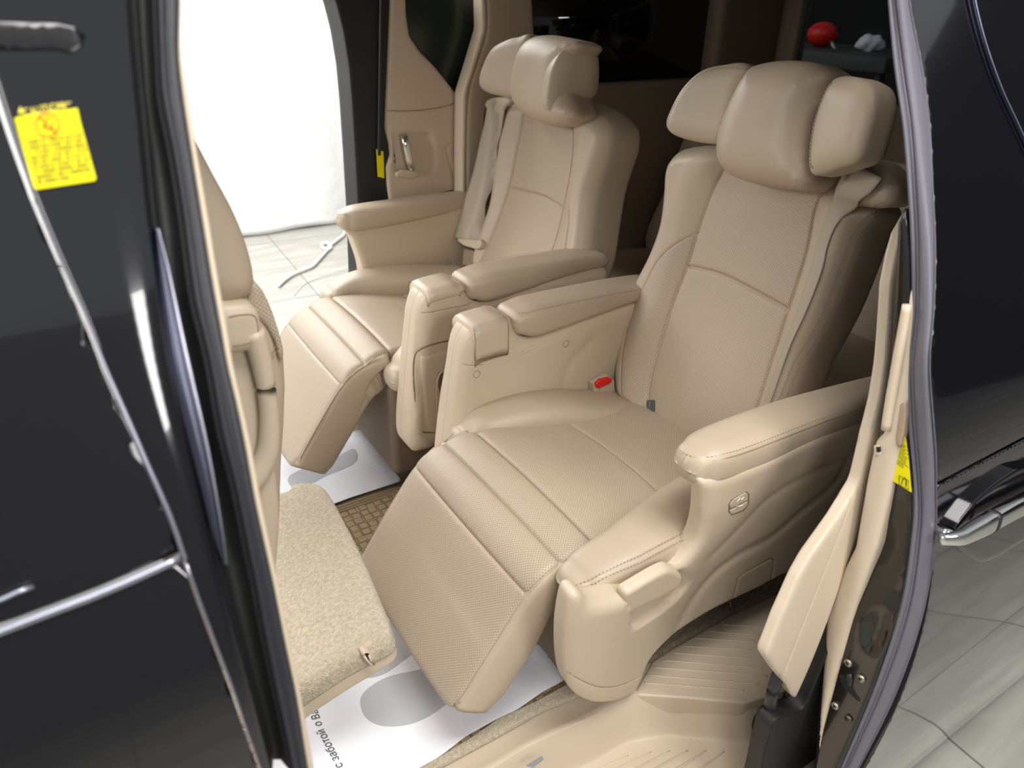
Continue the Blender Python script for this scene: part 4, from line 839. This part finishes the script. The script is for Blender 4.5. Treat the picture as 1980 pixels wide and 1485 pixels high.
boxm('rear_quarter_trim', (.72, -.50, -.02), (2.1, -.44, .92), mat('shaded_quarter_trim', (.10, .075, .05), .8), car, .01)  # trim colour darkened to stand in for the shadow behind the seat
boxm('rear_quarter_glass', (.72, -.46, .92), (2.1, -.45, 1.47), GLS, car, .0)

# ================================================================== front seat
fs = empty('front_seat', (0, 0, 0), 'beige leather front seat seen from the side, with a moulded grip and carpeted rear shelf', 'car seat')
F1 = Plane((0, -.13, 0), (1, 0, 0), (0, 0, 1))
puff('backrest', PX(F1, [(250, 150), (330, 190), (375, 260), (420, 345), (455, 410), (480, 470), (494, 520), (497, 550), (488, 576), (465, 590), (435, 597), (380, 600), (320, 600), (270, 590), (240, 500), (230, 350)], .02), F1, LEA, fs, T=.03, r=.045, back=-.42, sp=.012, smooth=True, rb=.04)
st = resample(cr(PX(F1, [(438, 588), (462, 582), (482, 568), (490, 550)], .03), 6), .004)
F2 = Plane((0, -.105, 0), (1, 0, 0), (0, 0, 1))
o_, h2 = puff('lower_backrest', PX(F2, [(480, 546), (500, 550), (522, 585), (541, 640), (553, 695), (556, 750), (553, 830), (548, 900), (545, 1000), (532, 1120), (500, 1180), (380, 1180), (340, 900), (300, 600), (430, 560)], .015), F2, LEA, fs, T=.025, r=.04, back=-.42, sp=.012, rb=.04, smooth=False)
puff('knit_insert', PX(F2, [(482, 548), (500, 552), (520, 588), (538, 640), (547, 680), (540, 700), (530, 660), (510, 625), (480, 600)], .02), F2, PERF, o_, T=.004, r=.01, back=-.02, sp=.01, extra=lambda a, b, d: .0215+0*a)
for k in (0, 7): dashes('stitching', F2, h2, resample(cr(PX(F2, [(515-k, 610), (535-k, 640), (540-k, 665), (527-k, 690)], .02), 6), .004), THR, o_, rad=.0007, lift=.003)
F3 = Plane((0, -.16, 0), (1, 0, 0), (0, 0, 1))
pl_, ph_ = puff('grip_bezel', PX(F3, [(300, 596), (440, 592), (478, 590), (500, 604), (508, 640), (505, 672), (470, 684), (300, 690)], .01), F3, PLA, fs, T=.012, r=.018, back=-.06, sp=.008)
gq = PX(F3, [(442, 612), (470, 607), (494, 612), (500, 640), (498, 655), (475, 664), (450, 668)], .01); line('bezel_line', F3, ph_, resample(cr(gq, 6), .005), SEAM, pl_, rad=.0006, lift=.0006)
tube('grip_handle', F3.map(resample(cr(PX(F3, [(488, 640), (503, 690), (515, 750), (521, 810), (519, 865), (505, 905), (485, 930), (466, 945)], .0), 8), .008), .0), [.015, .0135, .0125, .0125, .014, .016, .018], PLA, fs, n=20)
puff('grip_recess', PX(F3, [(300, 640), (460, 650), (500, 680), (518, 760), (520, 860), (500, 940), (480, 960), (300, 960)], -.03), F3, PLA, fs, T=.006, r=.01, back=-.03, sp=.012, extra=lambda a, b, d: -.016+0*a)
puff('seat_side_shell', PX(F3, [(300, 930), (480, 930), (510, 925), (528, 900), (538, 960), (540, 1020), (530, 1140), (520, 1250), (400, 1300), (300, 1250)], -.005), F3, PLA, fs, T=.010, r=.02, back=-.04, sp=.012, extra=lambda a, b, d: -.008+0*a, grooves=[(resample(cr(PX(F3, [(470, 960), (500, 935), (528, 905)]), 6), .006), .002, .003)])
SLB = Plane((-.37, .1, .335), (1, 0, .27), (0, 1, 0))
solid_o = puff('carpeted_shelf', PX(SLB, [(400, 960), (545, 950), (560, 937), (590, 931), (618, 936), (640, 962), (690, 1058), (732, 1155), (754, 1215), (752, 1236), (735, 1250), (660, 1290), (590, 1335), (480, 1400), (400, 1300)], .012), SLB, CARP, fs, T=.018, r=.022, back=-.02, sp=.010, rb=.0)[0]
sh2 = puff('shelf_tray', PX(SLB, [(400, 960), (545, 960), (600, 945), (640, 975), (690, 1075), (732, 1165), (750, 1215), (752, 1238), (735, 1256), (660, 1300), (590, 1345), (480, 1410), (400, 1300)], .0), SLB, PLA, fs, T=.006, r=.01, back=-.045, sp=.012, rb=.012, extra=lambda a, b, d: -.012+0*a)[0]
F4 = Plane((0, -.175, 0), (1, 0, 0), (0, 0, 1))
hk = solid('bag_hook', F4, [(699, 1262), (712, 1258), (724, 1268), (720, 1276), (706, 1277)], PLA, fs, T=.004, r=.003, back=-.012, sp=.004, smooth=True)
tube('hook_loop', F4.map(np.array(PX(F4, [(704, 1268), (710, 1277), (718, 1285), (722, 1283), (717, 1275), (713, 1266)], .008)), .010), .0022, PLA, hk, n=8)
solid('hook_slot', F4, [(705, 1264), (713, 1263), (718, 1274), (712, 1276)], BLM, hk, T=.0005, r=.001, back=-.002, sp=.003, h=.0045, extra=lambda a, b, d: .0045+0*a)

# ================================================================== floor of the cabin
FZ = Plane((0, 0, .002), (1, 0, 0), (0, 1, 0))
MATM = mat('tan_rubber_mat', (.27, .195, .105), .55)
def mat_pattern(m, sc=26, ang=0):
    N = m.node_tree.nodes; L = m.node_tree.links; b = N['Principled BSDF']; tc = N.new('ShaderNodeTexCoord')
    v = N.new('ShaderNodeTexVoronoi'); v.distance = 'CHEBYCHEV'; v.inputs['Scale'].default_value = sc; v.inputs['Randomness'].default_value = .25
    L.new(tc.outputs['Object'], v.inputs['Vector'])
    w1 = N.new('ShaderNodeMath'); w1.operation = 'PINGPONG'; w1.inputs[1].default_value = .22; L.new(v.outputs['Distance'], w1.inputs[0])
    r = N.new('ShaderNodeMapRange'); r.inputs['From Min'].default_value = .02; r.inputs['From Max'].default_value = .07; L.new(w1.outputs[0], r.inputs['Value'])
    bp = N.new('ShaderNodeBump'); bp.inputs['Strength'].default_value = .9; bp.inputs['Distance'].default_value = .003; L.new(r.outputs[0], bp.inputs['Height']); L.new(bp.outputs[0], b.inputs['Normal'])
    mx = N.new('ShaderNodeMix'); mx.data_type = 'RGBA'; mx.inputs[6].default_value = (.20, .14, .07, 1); mx.inputs[7].default_value = (.32, .235, .13, 1)
    L.new(r.outputs[0], mx.inputs[0]); L.new(mx.outputs[2], b.inputs['Base Color'])
mat_pattern(MATM, 38)
rm = empty('rubber_mat', (0, 0, 0), 'tan rubber floor mat with a rounded block pattern, under the paper sheets', 'floor mat')
puff('mat_sheet', [(-.72, -.215), (.03, -.215), (.03, .30), (-.02, .655), (-.72, .655)], FZ, MATM, rm, T=.004, r=.006, back=.0, sp=.02, smooth=False, rb=0)
for k in range(3):
    q = [(-.70, .655-.012-k*.011), (-.02-k*.01, .655-.012-k*.011), (.02-k*.01, .30), (.02-k*.01, -.20)]
    tube('mat_rim', FZ.map(resample(q, .02), .005), .0028, mat('tan_rubber_rim', (.30, .22, .13), .5), rm, n=8)
rm2 = puff('rubber_mat', [(-.72, .675), (-.03, .675), (-.03, 1.2), (-.72, 1.2)], FZ, MATM, None, T=.004, r=.006, back=.0, sp=.02, smooth=False, rb=0)[0]
tag(rm2, 'tan rubber floor mat on the far side, under the far paper sheet', 'floor mat')
cs1 = puff('carpet_strip', PX(FZ, [(700, 1560), (808, 1490), (848, 1468), (905, 1433), (963, 1393), (1035, 1360), (1104, 1322), (1125, 1345), (1049, 1376), (963, 1425), (848, 1487), (760, 1540)]), FZ, CARP, None, T=.008, r=.006, back=-.002, sp=.008, smooth=False, rb=0, extra=lambda a, b, d: .003+0*a)[0]
tag(cs1, 'narrow beige carpet strip along the doorway sill, beside the white paper', 'carpet')
cs2 = puff('carpet_strip', PX(FZ, [(1235, 1275), (1300, 1215), (1390, 1155), (1460, 1118), (1515, 1088), (1525, 1125), (1497, 1150), (1408, 1192), (1307, 1251), (1258, 1282)]), FZ, mat('grey_brown_carpet', (.27, .21, .14), .95, bump=(420, 1., .006), col2=(.42, .345, .25), nscale=90), None, T=.008, r=.006, back=-.002, sp=.008, smooth=False, rb=0, extra=lambda a, b, d: .006+0*a)[0]
tag(cs2, 'narrow grey brown carpet strip running under the side panel of the nearer captain seat', 'carpet')
cs3 = puff('floor_carpet', PX(FZ, [(700, 845), (745, 825), (800, 860), (815, 885), (800, 915), (775, 932), (745, 890)]), FZ, CARB, None, T=.010, r=.008, back=-.002, sp=.008, smooth=False, rb=0)[0]
tag(cs3, 'patch of brown patterned carpet beneath the far console', 'carpet')
for y0, y1 in ((-.13, .0), (.10, .13)): pass
rl = empty('seat_rail', (0, 0, 0), 'dark steel seat rail on the floor beside the leg rest of the nearer seat', 'seat rail')
for y in (-.135, -.105, -.07): boxm('rail_channel', (.03, y-.006, .004), (.55, y+.006, .016), mat('rail_brown', (.05, .035, .02), .4, metal=.5), rl, .002)
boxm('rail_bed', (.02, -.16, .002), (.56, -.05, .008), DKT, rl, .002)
# ---- paper sheets
def sheet(name, px, label, prints, wav=.006):
    o = resample(np.array(PX(FZ, px)), .012, True)
    ex = lambda a, b, d: .0075+wav*(.5+.5*np.sin(a*17+b*9+1))*(.4+.6*np.sin(b*13-a*5))**2
    ob, hf = puff(name, o, FZ, WHI, None, T=.0003, r=.002, back=.0060, sp=.010, smooth=False, rb=0, extra=ex)
    tag(ob, label, 'paper sheet', 'printed paper floor sheets')
    for pr_ in prints:
        pl = np.array(PX(FZ, pr_)); p2 = resample(cr(pl, 8, True), .006, True)
        g = puff('footprint_print', p2, FZ, GRY, ob, T=.0001, r=.002, back=.0, sp=.010, smooth=False, rb=0, extra=lambda a, b, d: hf(np.stack([a, b], 1), np.full(len(a), .01))+.0006)[0]
    return ob, hf
s1, sh1 = sheet('paper_sheet', [(520, 1485), (700, 1120), (760, 1150), (900, 1180), (1045, 1252), (1093, 1318), (1048, 1342), (1000, 1376), (950, 1400), (900, 1428), (860, 1460), (815, 1492), (700, 1540), (560, 1540)], 'white paper sheet with grey shoe prints and writing, under the nearer leg rest',
      [[(697, 1365), (703, 1348), (725, 1330), (757, 1315), (800, 1305), (850, 1290), (890, 1260), (930, 1250), (950, 1290), (910, 1330), (860, 1370), (820, 1396), (780, 1409), (735, 1409), (706, 1392)],
       [(672, 1310), (700, 1318), (730, 1316), (757, 1303), (785, 1280), (812, 1262), (840, 1235), (850, 1195), (800, 1180), (755, 1205), (710, 1225), (680, 1260), (660, 1290)]])
s2, sh2_ = sheet('paper_sheet', [(480, 900), (560, 865), (650, 850), (712, 830), (735, 870), (755, 905), (776, 934), (720, 952), (680, 965), (640, 980), (560, 1010), (480, 1040)], 'white paper sheet with a grey shoe print, under the far leg rest',
      [[(560, 925), (600, 905), (640, 895), (665, 880), (685, 872), (692, 885), (685, 900), (662, 912), (630, 925), (600, 940), (565, 945)]], wav=.012)
ta = FZ.at(678, 1500); tb = FZ.at(612, 1350)
an = math.atan2(tb[1]-ta[1], tb[0]-ta[0])
def ptext(s_, px0, px1, size):
    a = np.array(FZ.at(*px0)); b = np.array(FZ.at(*px1)); ang = math.atan2(b[1]-a[1], b[0]-a[0])
    o = text('printed_words', s_, FZ, tuple(a), size, TXT, s1, ang=ang, h=.0, sx=1.0, sub=.2)
    co = np.array([v.co[:] for v in o.data.vertices]); hh = sh1(co[:, :2], np.full(len(co), .01)); 
    for v, q, h_ in zip(o.data.vertices, co, hh): v.co = (q[0], q[1], FZ.o[2]+h_+.0012)
    u = (b-a)/np.linalg.norm(b-a); n_ = np.array([-u[1], u[0]]); r = co[:, :2]-a; s_a = r@u; s_n = r@n_; k = np.linalg.norm(b-a)/s_a.max()
    for v, x_, y_ in zip(o.data.vertices, s_a*k, s_n): v.co.x = a[0]+u[0]*x_+n_[0]*y_; v.co.y = a[1]+u[1]*x_+n_[1]*y_
    return o
ptext('с заботой', (665, 1488), (626, 1413), .022)
ptext('о Вашем', (624, 1408), (604, 1345), .022)

# ================================================================== third row
for k, (y, lab) in enumerate(((.95, 'dim beige rear seat in the third row, behind the farther captain seat'), (.10, 'dim beige rear seat in the third row, behind the nearer captain seat'))):
    r = empty('rear_seat', (0, 0, 0), lab, 'car seat', 'third row seats')
    RP = Plane((1.50, y, .62), (0, -1, 0), (.25, 0, 1))
    puff('backrest', [(-.26, -.28), (.26, -.28), (.27, 0), (.24, .24), (.15, .28), (-.15, .28), (-.24, .24), (-.27, 0)], RP, LEA, r, T=.03, r=.05, back=-.12, sp=.02, rb=.03, grooves=[([(-.13, -.3), (-.13, .3)], .006, .006), ([(.13, -.3), (.13, .3)], .006, .006)])
    puff('headrest', [(-.12, .31), (.12, .31), (.13, .4), (.10, .46), (-.10, .46), (-.13, .4)], RP, LEA, r, T=.03, r=.05, back=-.07, sp=.015, rb=.03)
    RC = Plane((1.28, y, .36), (1, 0, -.1), (0, 1, 0))
    puff('cushion', [(-.22, -.25), (.22, -.25), (.22, .25), (-.22, .25), (-.25, 0)], RC, LEA, r, T=.03, r=.05, back=-.10, sp=.02, rb=.03)
    boxm('seat_base', (1.12, y-.22, .0), (1.5, y+.22, .27), DKT, r, .02)

# ================================================================== studio
fl = mesh('floor', [(-8, -7, -.4), (9, -7, -.4), (9, 8, -.4), (-8, 8, -.4)], [(0, 1, 2, 3)], None, smooth=False); tag(fl, kind='structure', label=None)
tm = mat('pale_floor_tiles', (.62, .60, .56), .22); fl.data.materials.append(tm)
N = tm.node_tree.nodes; L = tm.node_tree.links; b = N['Principled BSDF']; tc = N.new('ShaderNodeTexCoord')
mp = N.new('ShaderNodeMapping'); mp.inputs['Rotation'].default_value = (0, 0, math.radians(3)); mp.inputs['Location'].default_value = (.18, .3, 0); L.new(tc.outputs['Object'], mp.inputs['Vector'])
bt = N.new('ShaderNodeTexBrick'); bt.offset = 0; bt.inputs['Scale'].default_value = 1; bt.inputs['Brick Width'].default_value = .6; bt.inputs['Row Height'].default_value = .6; bt.inputs['Mortar Size'].default_value = .004
bt.inputs['Color1'].default_value = (.50, .485, .43, 1); bt.inputs['Color2'].default_value = (.47, .455, .40, 1); bt.inputs['Mortar'].default_value = (.22, .21, .19, 1); L.new(mp.outputs[0], bt.inputs['Vector'])
nz = N.new('ShaderNodeTexNoise'); nz.inputs['Scale'].default_value = 2.2; nz.inputs['Detail'].default_value = 6; nz.inputs['Distortion'].default_value = 1.4; sc_ = N.new('ShaderNodeMapping'); sc_.inputs['Scale'].default_value = (.8, 4, 1); L.new(tc.outputs['Object'], sc_.inputs['Vector']); L.new(sc_.outputs[0], nz.inputs['Vector'])
rp = N.new('ShaderNodeMapRange'); rp.inputs['From Min'].default_value = .4; rp.inputs['From Max'].default_value = .65; rp.inputs['To Min'].default_value = .84; rp.inputs['To Max'].default_value = 1.04; L.new(nz.outputs['Fac'], rp.inputs['Value'])
mm = N.new('ShaderNodeVectorMath'); mm.operation = 'SCALE'; L.new(bt.outputs['Color'], mm.inputs[0]); L.new(rp.outputs[0], mm.inputs['Scale']); L.new(mm.outputs[0], b.inputs['Base Color'])
# curtain with eyelets along its hem
V = []; n = 160
A, B = P(380, 458, 'z', -.33), P(700, 408, 'z', -.33); d = (B-A)/np.linalg.norm(B-A); nrm = np.array([-d[1], d[0], 0])
for i in range(n+1):
    s_ = -3.5+8*i/n; p0 = A+d*s_
    for z in (-.385, -.35, .2, 1., 2., 3.4):
        V.append(p0+nrm*(.02*math.sin(s_*5)+.012*math.sin(s_*11+z*2))+np.array([0, 0, z-p0[2]+.006*math.sin(s_*9)]))
cu_o = mesh('curtain', V, [(i*6+j, (i+1)*6+j, (i+1)*6+j+1, i*6+j+1) for i in range(n) for j in range(5)], CUR)
md = cu_o.modifiers.new('thickness', 'SOLIDIFY'); md.thickness = .004
ctn = empty('studio_curtain', (0, 0, 0), 'white fabric curtain hanging behind the far open doorway', 'curtain'); cu_o.name = 'curtain_fabric'; cu_o.parent = ctn
for x, y in ((515, 432), (545, 428), (580, 424), (605, 413), (640, 415)):
    c = P(x, y, 'z', -.33)-nrm*.03; tube('eyelet', [c, c+nrm*.01+np.array([0, 0, .0])], .008, STL, ctn, n=12)
wn = mesh('wall_back', [(-8, 7, -.4), (9, 7, -.4), (9, 7, 4), (-8, 7, 4)], [(0, 1, 2, 3)], mat('white_wall', (.75, .75, .75), .7), smooth=False); tag(wn, kind='structure', label=None)
wf = mesh('wall_front', [(-8, -5.5, -.4), (9, -5.5, -.4), (9, -5.5, 4), (-8, -5.5, 4)], [(0, 3, 2, 1)], mat('grey_wall', (.35, .35, .35), .7), smooth=False); tag(wf, kind='structure', label=None)
q = [P(x, y, 'z', -.385) for x, y in ((538, 553), (552, 540), (568, 530), (590, 521), (605, 514), (620, 498), (632, 485), (640, 478), (633, 470), (622, 474), (630, 482), (642, 472), (655, 462), (664, 455), (667, 445), (664, 432))]
tube('cord', q, .012, CORD, None, sp=.02, n=10); tag(bpy.data.objects['cord'], 'white twisted cord lying on the tiles by the curtain hem', 'cord')
c = P(668, 424, 'z', -.36); tube('cord_clamp', [c-np.array([.03, 0, .02]), c, c+np.array([.03, 0, .02])], .025, mat('dark_green_plastic', (.03, .05, .03), .5), None); tag(bpy.data.objects['cord_clamp'], 'small dark clamp at the curtain hem holding the white cord', 'clamp')
# things seen dimly through the rear window
def blob(name, c, r, m, label, cat, sz=(1, 1, 1)):
    bm = bmesh.new(); bmesh.ops.create_uvsphere(bm, u_segments=24, v_segments=14, radius=r)
    for v in bm.verts:
        v.co = Vector((v.co.x*sz[0], v.co.y*sz[1], v.co.z*sz[2]))
    me = bpy.data.meshes.new(name); bm.to_mesh(me); bm.free(); me.polygons.foreach_set('use_smooth', [True]*len(me.polygons)); o = link(name, me, m); o.location = c; return tag(o, label, cat)

tp_ = bpy.data.materials.new('tinted_pane'); tp_.use_nodes = True; N = tp_.node_tree.nodes; L = tp_.node_tree.links
tr_ = N.new('ShaderNodeBsdfTransparent'); tr_.inputs[0].default_value = (.36, .37, .38, 1); gs = N.new('ShaderNodeBsdfGlossy'); gs.inputs[1].default_value = .05; gs.inputs[0].default_value = (.8, .8, .8, 1)
mxs = N.new('ShaderNodeMixShader'); mxs.inputs[0].default_value = .03; L.new(tr_.outputs[0], mxs.inputs[1]); L.new(gs.outputs[0], mxs.inputs[2]); L.new(mxs.outputs[0], N['Material Output'].inputs[0]); MATS['tinted_pane'] = tp_
boxm('tailgate_glass', (2.11, -.42, .98), (2.115, 1.17, 1.5), tp_, car, 0)
X3 = 3.4
def at3(px, py, x=X3): return P(px, py, 'x', x)
blob('cap', at3(1590, 66), .085, RED, 'red round cap seen dimly through the rear window', 'cap', (1, 1, .8))
o = blob('cloth', at3(1683, 80), .06, WHI, 'crumpled white cloth seen dimly through the rear window', 'cloth', (1, 1.3, .7))
for v in o.data.vertices: v.co *= 1+.25*math.sin(v.co.x*90)*math.cos(v.co.y*70+v.co.z*60)
b3 = at3(1620, 118); ztop = min(at3(1590, 66)[2]-.069, at3(1683, 80)[2]-.045);
for nm_, r_z in (('cap', .068), ('cloth', .040)): bpy.data.objects[nm_].location.z = ztop+r_z
tb_ = empty('work_trolley', (0, 0, 0), 'dark work trolley seen dimly through the rear window', 'trolley')
boxm('trolley_top', (X3-.3, b3[1]-.5, ztop-.08), (X3+.4, b3[1]+.6, ztop), mat('trolley_grey', (.05, .055, .05), .6), tb_, .01)
for sy in (-.45, .5):
    for sx in (-.25, .35): boxm('leg', (X3+sx-.02, b3[1]+sy-.02, -.4), (X3+sx+.02, b3[1]+sy+.02, ztop-.07), BLM, tb_, .004)
c = at3(1612, 88); boxm_o = tube('trolley_handle', [c+np.array([0, .05, .05]), c+np.array([0, -.05, -.06])], .012, STL, tb_)
wr = mesh('wall_right', [(7.5, -5.5, -.4), (7.5, 7, -.4), (7.5, 7, 4), (7.5, -5.5, 4)], [(0, 1, 2, 3)], mat('dark_wall', (.03, .03, .03), .8), smooth=False); tag(wr, kind='structure', label=None)
